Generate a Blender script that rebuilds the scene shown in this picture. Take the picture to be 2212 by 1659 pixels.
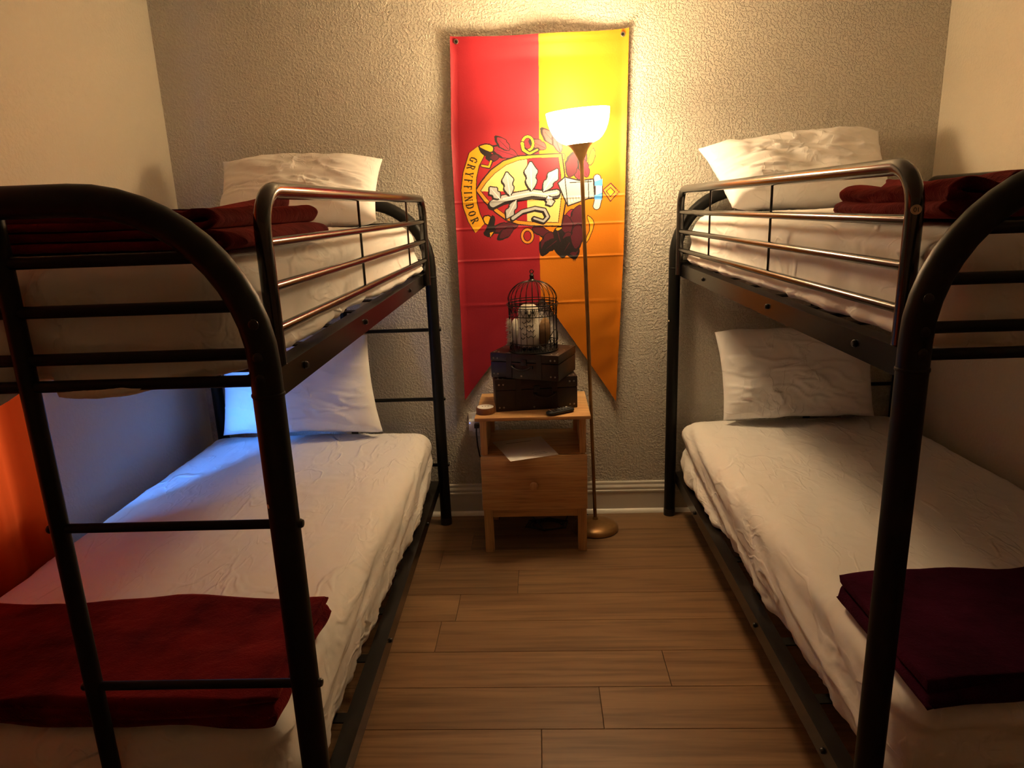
import bpy, bmesh, math, random
import numpy as np
from mathutils import Vector, Matrix

for o in list(bpy.data.objects):
    bpy.data.objects.remove(o, do_unlink=True)
S = bpy.context.scene
COL = S.collection
PI = math.pi
random.seed(7)

# ------------------------------------------------------------------ camera
CAM_POS = Vector((0.0, -3.1382, 1.4615))
R3 = Vector((0.998721774, 0.035490310, -0.035989660))
U3 = Vector((0.026011240, 0.249635825, 0.967990377))
F3 = Vector((-0.043338587, 0.967689203, -0.248393587))
cd = bpy.data.cameras.new('camera')
cam = bpy.data.objects.new('camera', cd)
COL.objects.link(cam)
m = Matrix.Identity(4)
for i in range(3):
    m[i][0] = R3[i]; m[i][1] = U3[i]; m[i][2] = -F3[i]; m[i][3] = CAM_POS[i]
cam.matrix_world = m
cd.sensor_fit = 'HORIZONTAL'; cd.sensor_width = 36.0
cd.lens = 1491.915 * 36.0 / 2212.0
cd.clip_start = 0.02; cd.clip_end = 60
S.camera = cam

# ------------------------------------------------------------------ world, daylight, exposure
w = bpy.data.worlds.new('World'); S.world = w; w.use_nodes = True
bg = w.node_tree.nodes['Background']
bg.inputs['Color'].default_value = (0.13, 0.38, 1.0, 1)
bg.inputs['Strength'].default_value = 16.0
S.view_settings.view_transform = 'Standard'
S.view_settings.look = 'None'
S.view_settings.exposure = 0.52
S.view_settings.gamma = 1.0
S.view_settings.use_curve_mapping = False
SHADE_GLOW = 62.0
BULB_GLOW = 130.0
LAMP_COL = (1.0, 0.72, 0.385, 1)

XL, XR = -1.6088, 1.6874
YF, ZC = -4.05, 2.44
sun_d = bpy.data.lights.new('daylight', 'SUN'); sun_d.energy = 20.0; sun_d.color = (0.07, 0.28, 1.0); sun_d.angle = math.radians(16)
sun = bpy.data.objects.new('daylight', sun_d); COL.objects.link(sun)
sun.location = (-4.5, -8.0, 4.0)
sun.rotation_euler = Vector((0.30, 0.93, -0.31)).to_track_quat('-Z', 'Y').to_euler()
portal_d = bpy.data.lights.new('window_portal', 'AREA')
portal_d.shape = 'RECTANGLE'; portal_d.size = 1.42; portal_d.size_y = 1.12
portal_d.cycles.is_portal = True
portal = bpy.data.objects.new('window_portal', portal_d); COL.objects.link(portal)
portal.location = (XL - 0.13, -1.785, 1.335)
portal.rotation_euler = (0, -PI / 2, 0)

# ------------------------------------------------------------------ numpy noise
def _h(ix, iy, iz, seed):
    n = (ix * 374761393 + iy * 668265263 + iz * 2147483647 + seed * 1274126177) & 0xFFFFFFFF
    n = ((n ^ (n >> 13)) * 1274126177) & 0xFFFFFFFF
    n = (n ^ (n >> 16)) & 0xFFFFFFFF
    return n.astype(np.float64) / 4294967295.0

def vnoise(P, seed=0):
    P = np.asarray(P, float)
    I = np.floor(P).astype(np.int64); F = P - I
    F = F * F * F * (F * (F * 6 - 15) + 10)
    r = 0
    for dx in (0, 1):
        for dy in (0, 1):
            for dz in (0, 1):
                wgt = (F[:, 0] if dx else 1 - F[:, 0]) * (F[:, 1] if dy else 1 - F[:, 1]) * (F[:, 2] if dz else 1 - F[:, 2])
                r = r + wgt * _h(I[:, 0] + dx, I[:, 1] + dy, I[:, 2] + dz, seed)
    return r * 2 - 1

def fbm(P, seed=0, octv=3):
    P = np.asarray(P, float); a = 1.0; r = 0
    for i in range(octv):
        r = r + a * vnoise(P * (2.03 ** i) + 13.7 * i, seed + i); a *= 0.5
    return r

def ridge(P, seed=0, p=5):
    return (1 - np.abs(np.clip(fbm(P, seed, 2), -1, 1))) ** p

# ------------------------------------------------------------------ materials
def mat(name, color, rough=0.6, metal=0.0, spec=0.5, **kw):
    M = bpy.data.materials.new(name); M.use_nodes = True
    b = M.node_tree.nodes['Principled BSDF']
    b.inputs['Base Color'].default_value = (*color, 1)
    b.inputs['Roughness'].default_value = rough
    b.inputs['Metallic'].default_value = metal
    b.inputs['Specular IOR Level'].default_value = spec
    for k, v in kw.items():
        b.inputs[k].default_value = v
    return M

def nd(M, t, **kw):
    n = M.node_tree.nodes.new(t)
    for k, v in kw.items():
        if hasattr(n, k): setattr(n, k, v)
        else: n.inputs[k].default_value = v
    return n

def lk(M, a, b): M.node_tree.links.new(a, b)
def bsdf(M): return M.node_tree.nodes['Principled BSDF']

def coords(M, scale=(1, 1, 1), kind='Object'):
    tc = nd(M, 'ShaderNodeTexCoord'); mp = nd(M, 'ShaderNodeMapping')
    mp.inputs['Scale'].default_value = scale
    lk(M, tc.outputs[kind], mp.inputs['Vector'])
    return mp

def bump_noise(M, scale, strength, dist, detail=3, rough=0.6, vec=None, lo=0.0, hi=1.0, scl=(1, 1, 1)):
    mp = vec or coords(M, scl)
    n = nd(M, 'ShaderNodeTexNoise'); n.inputs['Scale'].default_value = scale
    n.inputs['Detail'].default_value = detail; n.inputs['Roughness'].default_value = rough
    lk(M, mp.outputs[0], n.inputs['Vector'])
    r = nd(M, 'ShaderNodeMapRange'); r.interpolation_type = 'SMOOTHSTEP'
    r.inputs[1].default_value = lo; r.inputs[2].default_value = hi
    lk(M, n.outputs['Fac'], r.inputs[0])
    b = nd(M, 'ShaderNodeBump'); b.inputs['Strength'].default_value = strength; b.inputs['Distance'].default_value = dist
    lk(M, r.outputs[0], b.inputs['Height'])
    prev = bsdf(M).inputs['Normal'].links
    if prev: lk(M, prev[0].from_socket, b.inputs['Normal'])
    lk(M, b.outputs[0], bsdf(M).inputs['Normal'])
    return n

def tint_noise(M, c0, c1, scale, detail=3, scl=(1, 1, 1), lo=0.35, hi=0.65):
    mp = coords(M, scl)
    n = nd(M, 'ShaderNodeTexNoise'); n.inputs['Scale'].default_value = scale; n.inputs['Detail'].default_value = detail
    lk(M, mp.outputs[0], n.inputs['Vector'])
    r = nd(M, 'ShaderNodeValToRGB')
    r.color_ramp.elements[0].position = lo; r.color_ramp.elements[0].color = (*c0, 1)
    r.color_ramp.elements[1].position = hi; r.color_ramp.elements[1].color = (*c1, 1)
    lk(M, n.outputs['Fac'], r.inputs[0]); lk(M, r.outputs[0], bsdf(M).inputs['Base Color'])
    return r

WALL = mat('textured_wall_paint', (0.60, 0.555, 0.485), 0.62, spec=0.3)
bump_noise(WALL, 95, 0.75, 0.004, 2.5, 0.5, lo=0.44, hi=0.60)
bump_noise(WALL, 190, 0.25, 0.002, 2, 0.5)
SIDEWALL = mat('smooth_wall_paint', (0.69, 0.62, 0.51), 0.65, spec=0.3)
bump_noise(SIDEWALL, 75, 0.28, 0.003, 3, 0.5, lo=0.40, hi=0.62)
CEIL = mat('ceiling_paint', (0.56, 0.51, 0.44), 0.8)
bump_noise(CEIL, 60, 0.4, 0.004)
FRONTWALL = mat('taupe_wall_paint', (0.46, 0.38, 0.30), 0.8)
TRIM = mat('trim_paint', (0.66, 0.63, 0.58), 0.42)
SHOE = mat('white_trim_paint', (0.85, 0.83, 0.78), 0.4)

BLACK = mat('black_enamel', (0.006, 0.006, 0.0055), 0.44, spec=0.22)
bump_noise(BLACK, 160, 0.06, 0.001)
BLACKSM = mat('black_gloss_enamel', (0.010, 0.008, 0.007), 0.17, spec=0.75)
RAILM = mat('black_rail_enamel', (0.007, 0.006, 0.0055), 0.22, spec=0.42)
BOLT = mat('dark_bolt_steel', (0.03, 0.03, 0.03), 0.3, metal=0.8)
RIVET = mat('tarnished_stud', (0.35, 0.33, 0.28), 0.35, metal=1.0)

SHEET = mat('white_cotton_sheet', (0.80, 0.78, 0.76), 0.85, spec=0.15)
def crease(M, scale, strength, dist, scl, rot=0.0, width=0.10):
    mp = coords(M, scl); mp.inputs['Rotation'].default_value = (rot * .4, rot * .7, rot)
    n = nd(M, 'ShaderNodeTexNoise'); n.inputs['Scale'].default_value = scale; n.inputs['Detail'].default_value = 2.5; n.inputs['Roughness'].default_value = 0.5; n.inputs['Distortion'].default_value = 0.5
    lk(M, mp.outputs[0], n.inputs['Vector'])
    a = nd(M, 'ShaderNodeMath', operation='SUBTRACT'); a.inputs[1].default_value = 0.5; lk(M, n.outputs['Fac'], a.inputs[0])
    c = nd(M, 'ShaderNodeMath', operation='ABSOLUTE'); lk(M, a.outputs[0], c.inputs[0])
    r = nd(M, 'ShaderNodeMapRange'); r.interpolation_type = 'SMOOTHERSTEP'; r.inputs[1].default_value = 0.0; r.inputs[2].default_value = width; r.inputs[3].default_value = 1.0; r.inputs[4].default_value = 0.0
    lk(M, c.outputs[0], r.inputs[0])
    m_ = nd(M, 'ShaderNodeTexNoise'); m_.inputs['Scale'].default_value = scale * .45; lk(M, mp.outputs[0], m_.inputs['Vector'])
    mr = nd(M, 'ShaderNodeMapRange'); mr.inputs[1].default_value = 0.45; mr.inputs[2].default_value = 0.62; lk(M, m_.outputs['Fac'], mr.inputs[0])
    ml = nd(M, 'ShaderNodeMath', operation='MULTIPLY'); lk(M, r.outputs[0], ml.inputs[0]); lk(M, mr.outputs[0], ml.inputs[1])
    b = nd(M, 'ShaderNodeBump'); b.inputs['Strength'].default_value = strength; b.inputs['Distance'].default_value = dist
    lk(M, ml.outputs[0], b.inputs['Height'])
    prev = bsdf(M).inputs['Normal'].links
    if prev: lk(M, prev[0].from_socket, b.inputs['Normal'])
    lk(M, b.outputs[0], bsdf(M).inputs['Normal'])
crease(SHEET, 7, 0.55, 0.006, (1, 0.45, 1), 0.5, 0.05)
crease(SHEET, 13, 0.40, 0.004, (1.3, 0.5, 1), -0.7, 0.06)
bump_noise(SHEET, 9, 0.25, 0.008, 3, 0.5)
bump_noise(SHEET, 420, 0.12, 0.0006, 2)
PILLOW = mat('white_pillowcase', (0.88, 0.87, 0.87), 0.85, spec=0.15)
crease(PILLOW, 5, 0.45, 0.006, (1, 1, 1.8), 0.6, 0.035)
crease(PILLOW, 11, 0.35, 0.004, (1.6, 1, .7), -0.8, 0.04)
bump_noise(PILLOW, 8, 0.3, 0.008, 3, 0.5)
bump_noise(PILLOW, 420, 0.1, 0.0006, 2)

FLEECE = mat('burgundy_fleece', (0.13, 0.008, 0.012), 0.95, spec=0.05)
bsdf(FLEECE).inputs['Sheen Weight'].default_value = 0.35
bsdf(FLEECE).inputs['Sheen Tint'].default_value = (0.75, 0.12, 0.08, 1)
bsdf(FLEECE).inputs['Sheen Roughness'].default_value = 0.4
tint_noise(FLEECE, (0.050, 0.0035, 0.007), (0.140, 0.009, 0.011), 9, 4)
bump_noise(FLEECE, 260, 0.5, 0.003, 3)
bump_noise(FLEECE, 24, 0.4, 0.01, 3)

DARKFLEECE = FLEECE.copy(); DARKFLEECE.name = 'plum_fleece'
for n_ in DARKFLEECE.node_tree.nodes:
    if n_.type == 'VALTORGB':
        n_.color_ramp.elements[0].color = (0.024, 0.002, 0.010, 1); n_.color_ramp.elements[1].color = (0.048, 0.004, 0.018, 1)
bsdf(DARKFLEECE).inputs['Sheen Weight'].default_value = 0.12
bsdf(DARKFLEECE).inputs['Sheen Tint'].default_value = (0.4, 0.06, 0.12, 1)

def wood(name, c0, c1, axis, scale=1.0, rough=0.5, rand=False, bump=0.15):
    M = mat(name, c1, rough, spec=0.35)
    scl = [26.0, 26.0, 26.0]; scl[axis] = 1.6
    tc = nd(M, 'ShaderNodeTexCoord'); mp = nd(M, 'ShaderNodeMapping')
    mp.inputs['Scale'].default_value = [s * scale for s in scl]
    lk(M, tc.outputs['Object'], mp.inputs['Vector'])
    oi = nd(M, 'ShaderNodeObjectInfo')
    mul = nd(M, 'ShaderNodeVectorMath', operation='SCALE'); mul.inputs[0].default_value = (37.0, 53.0, 71.0)
    lk(M, oi.outputs['Random'], mul.inputs['Scale']); lk(M, mul.outputs[0], mp.inputs['Location'])
    n = nd(M, 'ShaderNodeTexNoise'); n.inputs['Scale'].default_value = 1.0; n.inputs['Detail'].default_value = 5
    n.inputs['Roughness'].default_value = 0.58; n.inputs['Distortion'].default_value = 1.3
    lk(M, mp.outputs[0], n.inputs['Vector'])
    r = nd(M, 'ShaderNodeValToRGB')
    r.color_ramp.elements[0].position = 0.30; r.color_ramp.elements[0].color = (*c0, 1)
    r.color_ramp.elements[1].position = 0.66; r.color_ramp.elements[1].color = (*c1, 1)
    lk(M, n.outputs['Fac'], r.inputs[0])
    out = r.outputs[0]
    # fine dark pores
    mp2 = nd(M, 'ShaderNodeMapping'); s2 = [150.0, 150.0, 150.0]; s2[axis] = 7.0
    mp2.inputs['Scale'].default_value = [s * scale for s in s2]
    lk(M, tc.outputs['Object'], mp2.inputs['Vector']); lk(M, mul.outputs[0], mp2.inputs['Location'])
    n2 = nd(M, 'ShaderNodeTexNoise'); n2.inputs['Scale'].default_value = 1.0; n2.inputs['Detail'].default_value = 3
    lk(M, mp2.outputs[0], n2.inputs['Vector'])
    mr = nd(M, 'ShaderNodeMapRange'); mr.inputs[1].default_value = 0.32; mr.inputs[2].default_value = 0.52
    mr.inputs[3].default_value = 0.72; mr.inputs[4].default_value = 1.0
    lk(M, n2.outputs['Fac'], mr.inputs[0])
    mx = nd(M, 'ShaderNodeMix', data_type='RGBA', blend_type='MULTIPLY'); mx.inputs['Factor'].default_value = 1.0
    lk(M, out, mx.inputs['A']); lk(M, mr.outputs[0], mx.inputs['B'])
    out = mx.outputs['Result']
    if rand:
        mr2 = nd(M, 'ShaderNodeMapRange'); mr2.inputs[3].default_value = 0.84; mr2.inputs[4].default_value = 1.14
        lk(M, oi.outputs['Random'], mr2.inputs[0])
        mx2 = nd(M, 'ShaderNodeMix', data_type='RGBA', blend_type='MULTIPLY'); mx2.inputs['Factor'].default_value = 1.0
        lk(M, out, mx2.inputs['A']); lk(M, mr2.outputs[0], mx2.inputs['B']); out = mx2.outputs['Result']
    lk(M, out, bsdf(M).inputs['Base Color'])
    b = nd(M, 'ShaderNodeBump'); b.inputs['Strength'].default_value = bump; b.inputs['Distance'].default_value = 0.002
    lk(M, n2.outputs['Fac'], b.inputs['Height']); lk(M, b.outputs[0], bsdf(M).inputs['Normal'])
    return M

PLANK = wood('oak_vinyl_plank', (0.165, 0.088, 0.042), (0.270, 0.155, 0.077), 0, 0.42, 0.45, True, 0.06)
PINE_X = wood('pine_across', (0.52, 0.27, 0.105), (0.66, 0.40, 0.18), 0, 1.0, 0.5)
PINE_Z = wood('pine_upright', (0.52, 0.27, 0.105), (0.66, 0.40, 0.18), 2, 1.0, 0.5)
SUBFLOOR = mat('dark_underlay', (0.03, 0.017, 0.008), 0.8)

BRASS = mat('antique_brass', (0.27, 0.15, 0.055), 0.34, metal=0.55)
tint_noise(BRASS, (0.22, 0.115, 0.04), (0.33, 0.18, 0.065), 14)
LEATHER = mat('dark_brown_leather', (0.030, 0.012, 0.006), 0.42, spec=0.5)
tint_noise(LEATHER, (0.009, 0.0045, 0.003), (0.026, 0.011, 0.006), 16, 4)
bump_noise(LEATHER, 120, 0.25, 0.0015)
LEATHERD = mat('dark_strap_leather', (0.012, 0.006, 0.004), 0.5)
CAGE = mat('black_iron_wire', (0.012, 0.011, 0.010), 0.32, metal=0.6)
PLUSH = mat('white_plush', (0.62, 0.58, 0.50), 0.95, spec=0.1); bump_noise(PLUSH, 180, 0.6, 0.003)
PLUSHTAN = mat('tan_plush', (0.20, 0.12, 0.06), 0.95, spec=0.1); bump_noise(PLUSHTAN, 180, 0.6, 0.003)
DARKFLUFF = mat('charcoal_felt', (0.02, 0.018, 0.016), 0.9)
BLACKPL = mat('black_plastic', (0.010, 0.010, 0.011), 0.35)
GREYPL = mat('grey_rubber_key', (0.16, 0.16, 0.17), 0.5)
WHITEPL = mat('white_plastic', (0.80, 0.79, 0.77), 0.35)
WHITECLOTH = mat('white_speaker_cloth', (0.90, 0.88, 0.83), 0.7)
WALNUT = wood('walnut_band', (0.16, 0.06, 0.02), (0.25, 0.10, 0.035), 0, 1.0, 0.5)
PAPER = mat('white_paper', (0.78, 0.76, 0.74), 0.8)
INK = mat('grey_ink', (0.09, 0.085, 0.08), 0.8)
LABELW = mat('cream_sticker', (0.75, 0.62, 0.42), 0.6)
LED = mat('blue_indicator', (0.1, 0.2, 0.9), 0.4)
bsdf(LED).inputs['Emission Color'].default_value = (0.25, 0.35, 1, 1); bsdf(LED).inputs['Emission Strength'].default_value = 2.0

SHADE = mat('opal_glass_shade', (0.9, 0.87, 0.8), 0.35)
bsdf(SHADE).inputs['Emission Color'].default_value = LAMP_COL
bsdf(SHADE).inputs['Emission Strength'].default_value = SHADE_GLOW
BULB = mat('lit_bulb', (1, 1, 1), 0.4)
bsdf(BULB).inputs['Emission Color'].default_value = LAMP_COL
bsdf(BULB).inputs['Emission Strength'].default_value = BULB_GLOW

CURTAIN = bpy.data.materials.new('orange_curtain_cloth'); CURTAIN.use_nodes = True
nt = CURTAIN.node_tree; nt.nodes.remove(nt.nodes['Principled BSDF'])
d_ = nt.nodes.new('ShaderNodeBsdfDiffuse'); d_.inputs[0].default_value = (0.55, 0.055, 0.006, 1)
t_ = nt.nodes.new('ShaderNodeBsdfTranslucent'); t_.inputs[0].default_value = (0.92, 0.034, 0.002, 1)
x_ = nt.nodes.new('ShaderNodeMixShader'); x_.inputs[0].default_value = 0.30
nt.links.new(d_.outputs[0], x_.inputs[1]); nt.links.new(t_.outputs[0], x_.inputs[2])
nt.links.new(x_.outputs[0], nt.nodes['Material Output'].inputs[0])

PANE = bpy.data.materials.new('clear_window_glass'); PANE.use_nodes = True
nt = PANE.node_tree; nt.nodes.remove(nt.nodes['Principled BSDF'])
t_ = nt.nodes.new('ShaderNodeBsdfTransparent'); t_.inputs[0].default_value = (0.93, 0.96, 0.97, 1)
g_ = nt.nodes.new('ShaderNodeBsdfGlossy'); g_.inputs['Roughness'].default_value = 0.03
x_ = nt.nodes.new('ShaderNodeMixShader')
x_.inputs[0].default_value = 0.07; nt.links.new(t_.outputs[0], x_.inputs[1]); nt.links.new(g_.outputs[0], x_.inputs[2])
nt.links.new(x_.outputs[0], nt.nodes['Material Output'].inputs[0])

# ------------------------------------------------------------------ mesh builder
class MB:
    def __init__(self): self.v = []; self.f = []
    def add(self, vs, fs):
        b = len(self.v); self.v += [tuple(p) for p in vs]; self.f += [tuple(i + b for i in f) for f in fs]
        return self
    def box(self, lo, hi, M=None):
        (x0, y0, z0), (x1, y1, z1) = lo, hi
        vs = [(x0,y0,z0),(x1,y0,z0),(x1,y1,z0),(x0,y1,z0),(x0,y0,z1),(x1,y0,z1),(x1,y1,z1),(x0,y1,z1)]
        if M: vs = [M @ Vector(p) for p in vs]
        return self.add(vs, [(0,3,2,1),(4,5,6,7),(0,1,5,4),(1,2,6,5),(2,3,7,6),(3,0,4,7)])
    def bbox(self, lo, hi, r=0.002, M=None):          # box with chamfered edges
        bm = bmesh.new()
        bmesh.ops.create_cube(bm, size=1)
        for v in bm.verts:
            v.co = [lo[i] + (v.co[i] + 0.5) * (hi[i] - lo[i]) for i in range(3)]
        bmesh.ops.bevel(bm, geom=bm.edges[:], offset=r, segments=2, profile=0.5, affect='EDGES')
        bm.verts.index_update()
        vs = [(M @ v.co) if M else v.co.copy() for v in bm.verts]
        fs = [[v.index for v in f.verts] for f in bm.faces]; bm.free()
        return self.add(vs, fs)
    def tube(self, pts, r, n=12, closed=False, caps=True, rr=None, flat=None):
        P = [Vector(p) for p in pts]; k = len(P); vs = []; fs = []
        nrm = None
        for i in range(k):
            if closed: t = P[(i + 1) % k] - P[i - 1]
            else: t = P[min(i + 1, k - 1)] - P[max(i - 1, 0)]
            t.normalize()
            if nrm is None:
                a = Vector((0, 0, 1)) if abs(t.z) < 0.9 else Vector((1, 0, 0))
                nrm = t.cross(a).normalized()
            else:
                nrm = (nrm - t * nrm.dot(t)).normalized()
            bn = t.cross(nrm)
            R = rr[i] if rr else r
            for j in range(n):
                a = 2 * PI * j / n
                vs.append(P[i] + nrm * (math.cos(a) * R) + bn * (math.sin(a) * R * (flat or 1)))
        for i in range(k if closed else k - 1):
            i2 = (i + 1) % k
            for j in range(n):
                j2 = (j + 1) % n
                fs.append((i * n + j, i * n + j2, i2 * n + j2, i2 * n + j))
        if caps and not closed:
            fs.append(tuple(range(n - 1, -1, -1))); fs.append(tuple((k - 1) * n + j for j in range(n)))
        return self.add(vs, fs)
    def lathe(self, prof, n=32, M=None, cap0=True, cap1=True):
        vs = []; fs = []
        for (r, z) in prof:
            for j in range(n):
                a = 2 * PI * j / n; p = Vector((r * math.cos(a), r * math.sin(a), z))
                vs.append(M @ p if M else p)
        for i in range(len(prof) - 1):
            for j in range(n):
                j2 = (j + 1) % n
                fs.append((i * n + j, i * n + j2, (i + 1) * n + j2, (i + 1) * n + j))
        if cap0: fs.append(tuple(range(n - 1, -1, -1)))
        if cap1: fs.append(tuple((len(prof) - 1) * n + j for j in range(n)))
        return self.add(vs, fs)
    def prism(self, poly, ext, M=None):               # polygon (x,y) extruded 0..ext along z, then mapped by M
        k = len(poly)
        vs = [Vector((x, y, 0)) for x, y in poly] + [Vector((x, y, ext)) for x, y in poly]
        if M: vs = [M @ p for p in vs]
        fs = [tuple(range(k - 1, -1, -1)), tuple(range(k, 2 * k))]
        fs += [(i, (i + 1) % k, k + (i + 1) % k, k + i) for i in range(k)]
        return self.add(vs, fs)
    def ball(self, c, r, n=12, sc=(1, 1, 1), M=None):
        bm = bmesh.new(); bmesh.ops.create_uvsphere(bm, u_segments=n, v_segments=max(6, n // 2 + 2), radius=r)
        bm.verts.index_update(); vs = []
        for v in bm.verts:
            p = Vector((v.co.x * sc[0], v.co.y * sc[1], v.co.z * sc[2]))
            if M: p = M @ p
            vs.append(p + Vector(c))
        fs = [[v.index for v in f.verts] for f in bm.faces]; bm.free()
        return self.add(vs, fs)
    def build(self, name, material, parent=None, smooth=40, origin=None, fix=True):
        me = bpy.data.meshes.new(name)
        org = Vector(origin) if origin is not None else (parent_origin(parent) if parent else None)
        if org is None:
            a = np.array([tuple(p) for p in self.v]); c = (a.min(0) + a.max(0)) / 2
            org = Vector((c[0], c[1], a[:, 2].min()))
        vs = [(p[0] - org.x, p[1] - org.y, p[2] - org.z) for p in self.v]
        me.from_pydata(vs, [], self.f); me.update()
        if fix and len(self.f) < 60000:
            bm = bmesh.new(); bm.from_mesh(me); bmesh.ops.recalc_face_normals(bm, faces=bm.faces[:]); bm.to_mesh(me); bm.free()
        if smooth:
            me.polygons.foreach_set('use_smooth', [True] * len(me.polygons))
            if smooth < 180: me.set_sharp_from_angle(angle=math.radians(smooth))
        if material: me.materials.append(material)
        o = bpy.data.objects.new(name, me); COL.objects.link(o)
        if parent:
            o.parent = parent
            if origin is not None: o.location = org - parent_origin(parent)
        else: o.location = org
        return o

def parent_origin(p):
    v = Vector(p.location)
    while p.parent: p = p.parent; v += Vector(p.location)
    return v

def tag(o, label, cat, group=None):
    o['label'] = label; o['category'] = cat
    if group: o['group'] = group
    return o
def thing(name, loc, label, cat, group=None):
    o = bpy.data.objects.new(name, None); o.location = loc; o.empty_display_size = 0.05
    COL.objects.link(o); return tag(o, label, cat, group)
def structure(o): o['kind'] = 'structure'; return o

# ------------------------------------------------------------------ room shell
T = 0.12
structure(MB().box((XL - T, 0, -0.05), (XR + T, T, ZC)).build('wall_back', WALL, smooth=0, origin=(0, 0, 0)))
structure(MB().box((XR, YF, -0.05), (XR + T, 0, ZC)).build('wall_right', SIDEWALL, smooth=0, origin=(XR, 0, 0)))
WY0, WY1, WZ0, WZ1 = -2.35, -1.22, 0.62, 2.05
b = MB()
b.box((XL - T, YF, -0.05), (XL, WY0, ZC)); b.box((XL - T, WY1, -0.05), (XL, 0, ZC))
b.box((XL - T, WY0, -0.05), (XL, WY1, WZ0)); b.box((XL - T, WY0, WZ1), (XL, WY1, ZC))
structure(b.build('wall_left', SIDEWALL, smooth=0, origin=(XL, 0, 0)))
structure(MB().box((XL - T, YF - T, -0.05), (XR + T, YF, ZC)).build('wall_front', FRONTWALL, smooth=0))
structure(MB().box((XL - T, YF - T, ZC), (XR + T, T, ZC + 0.1)).build('ceiling', CEIL, smooth=0))
floor = structure(MB().box((XL - T, YF - T, -0.06), (XR + T, T, -0.006)).build('floor', SUBFLOOR, smooth=0, origin=(0, 0, -0.006)))

# floor planks, one object each: rows 18 cm wide running across the room
joint0 = {-1.456: -0.027, -1.276: 0.153, -1.096: 0.379, -0.916: 0.83, -0.736: -0.339, -0.556: -0.116}
rows = [(-1.456 + 0.18 * k) for k in range(-15, 9)]
PL = 1.22
for yk in rows:
    y0 = yk - 0.18; y1 = yk
    y0c = max(y0, YF + 0.002); y1c = min(y1, -0.004)
    if y1c - y0c < 0.02: continue
    key = min(joint0, key=lambda q: abs(q - yk))
    j0 = joint0[key] if abs(key - yk) < 0.01 else random.uniform(-0.6, 0.6)
    x = j0 - PL * math.ceil((j0 - XL) / PL)
    while x < XR:
        xa = max(x, XL + 0.002); xb = min(x + PL, XR - 0.002)
        if xb - xa > 0.03:
            g = 0.0007; c = 0.0010
            lo = (xa + g, y0c + g, -0.006); hi = (xb - g, y1c - g, 0.0)
            q = MB()
            q.add([(lo[0], lo[1], lo[2]), (hi[0], lo[1], lo[2]), (hi[0], hi[1], lo[2]), (lo[0], hi[1], lo[2]),
                   (lo[0], lo[1], -c), (hi[0], lo[1], -c), (hi[0], hi[1], -c), (lo[0], hi[1], -c),
                   (lo[0] + c, lo[1] + c, 0), (hi[0] - c, lo[1] + c, 0), (hi[0] - c, hi[1] - c, 0), (lo[0] + c, hi[1] - c, 0)],
                  [(0,1,5,4),(1,2,6,5),(2,3,7,6),(3,0,4,7),(4,5,9,8),(5,6,10,9),(6,7,11,10),(7,4,8,11),(8,9,10,11)])
            q.build('plank', PLANK, floor, smooth=0, origin=((xa + xb) / 2, (y0c + y1c) / 2, 0), fix=False)
        x += PL

# baseboards with a stepped cap, and the white shoe strip along the floor
prof = [(0, 0.0), (0.014, 0.0), (0.014, 0.104), (0.0165, 0.108), (0.0165, 0.114), (0.012, 0.119), (0.014, 0.124),
        (0.014, 0.131), (0.011, 0.137), (0.0085, 0.142), (0.0085, 0.152), (0.006, 0.157), (0, 0.158)]
def skirting(name, axis):
    q = MB(); k = len(prof)
    if axis == 'back': A = [(XL + 0.001, -d, z) for d, z in prof]; B = [(XR - 0.001, -d, z) for d, z in prof]
    elif axis == 'left': A = [(XL + d, -0.018, z) for d, z in prof]; B = [(XL + d, YF + 0.001, z) for d, z in prof]
    else: A = [(XR - d, -0.018, z) for d, z in prof]; B = [(XR - d, YF + 0.001, z) for d, z in prof]
    q.add(A + B, [(i, i + 1, k + i + 1, k + i) for i in range(k - 1)] + [tuple(range(k)), tuple(range(2 * k - 1, k - 1, -1))])
    return structure(q.build(name, TRIM, smooth=0))
skirting('baseboard_back', 'back'); skirting('baseboard_left', 'left'); skirting('baseboard_right', 'right')
q = MB(); ap = [(0, 0.0), (0.013, 0.0), (0.012, 0.008), (0.008, 0.015), (0.003, 0.019), (0, 0.02)]
q.add([(XL + 0.02, -0.0142 - d, z) for d, z in ap] + [(XR - 0.02, -0.0142 - d, z) for d, z in ap],
      [(i, i + 1, 7 + i - 0, 6 + i) for i in range(5)] + [tuple(range(6)), tuple(range(11, 5, -1))])
structure(q.build('trim_1', SHOE, smooth=60))

# window behind the curtain in the left wall
wb = MB(); fx0, fx1 = XL - 0.10, XL - 0.06
for (ya, yb, za, zb) in ((WY0, WY0 + .045, WZ0, WZ1), (WY1 - .045, WY1, WZ0, WZ1), (WY0, WY1, WZ0, WZ0 + .045), (WY0, WY1, WZ1 - .045, WZ1), (WY0, WY1, 1.32, 1.36)):
    wb.box((fx0, ya, za), (fx1, yb, zb))
win = structure(wb.build('window_1', WHITEPL, smooth=0))
for za, zb in ((WZ0 + .045, 1.32), (1.36, WZ1 - .045)):
    MB().box((XL - .083, WY0 + .045, za), (XL - .079, WY1 - .045, zb)).build('window_pane', PANE, win, smooth=0)
MB().box((XL - 0.06, WY0, WZ0 - 0.0), (XL + 0.012, WY1, WZ0 + 0.012)).build('window_sill', SHOE, win, smooth=0)

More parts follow.
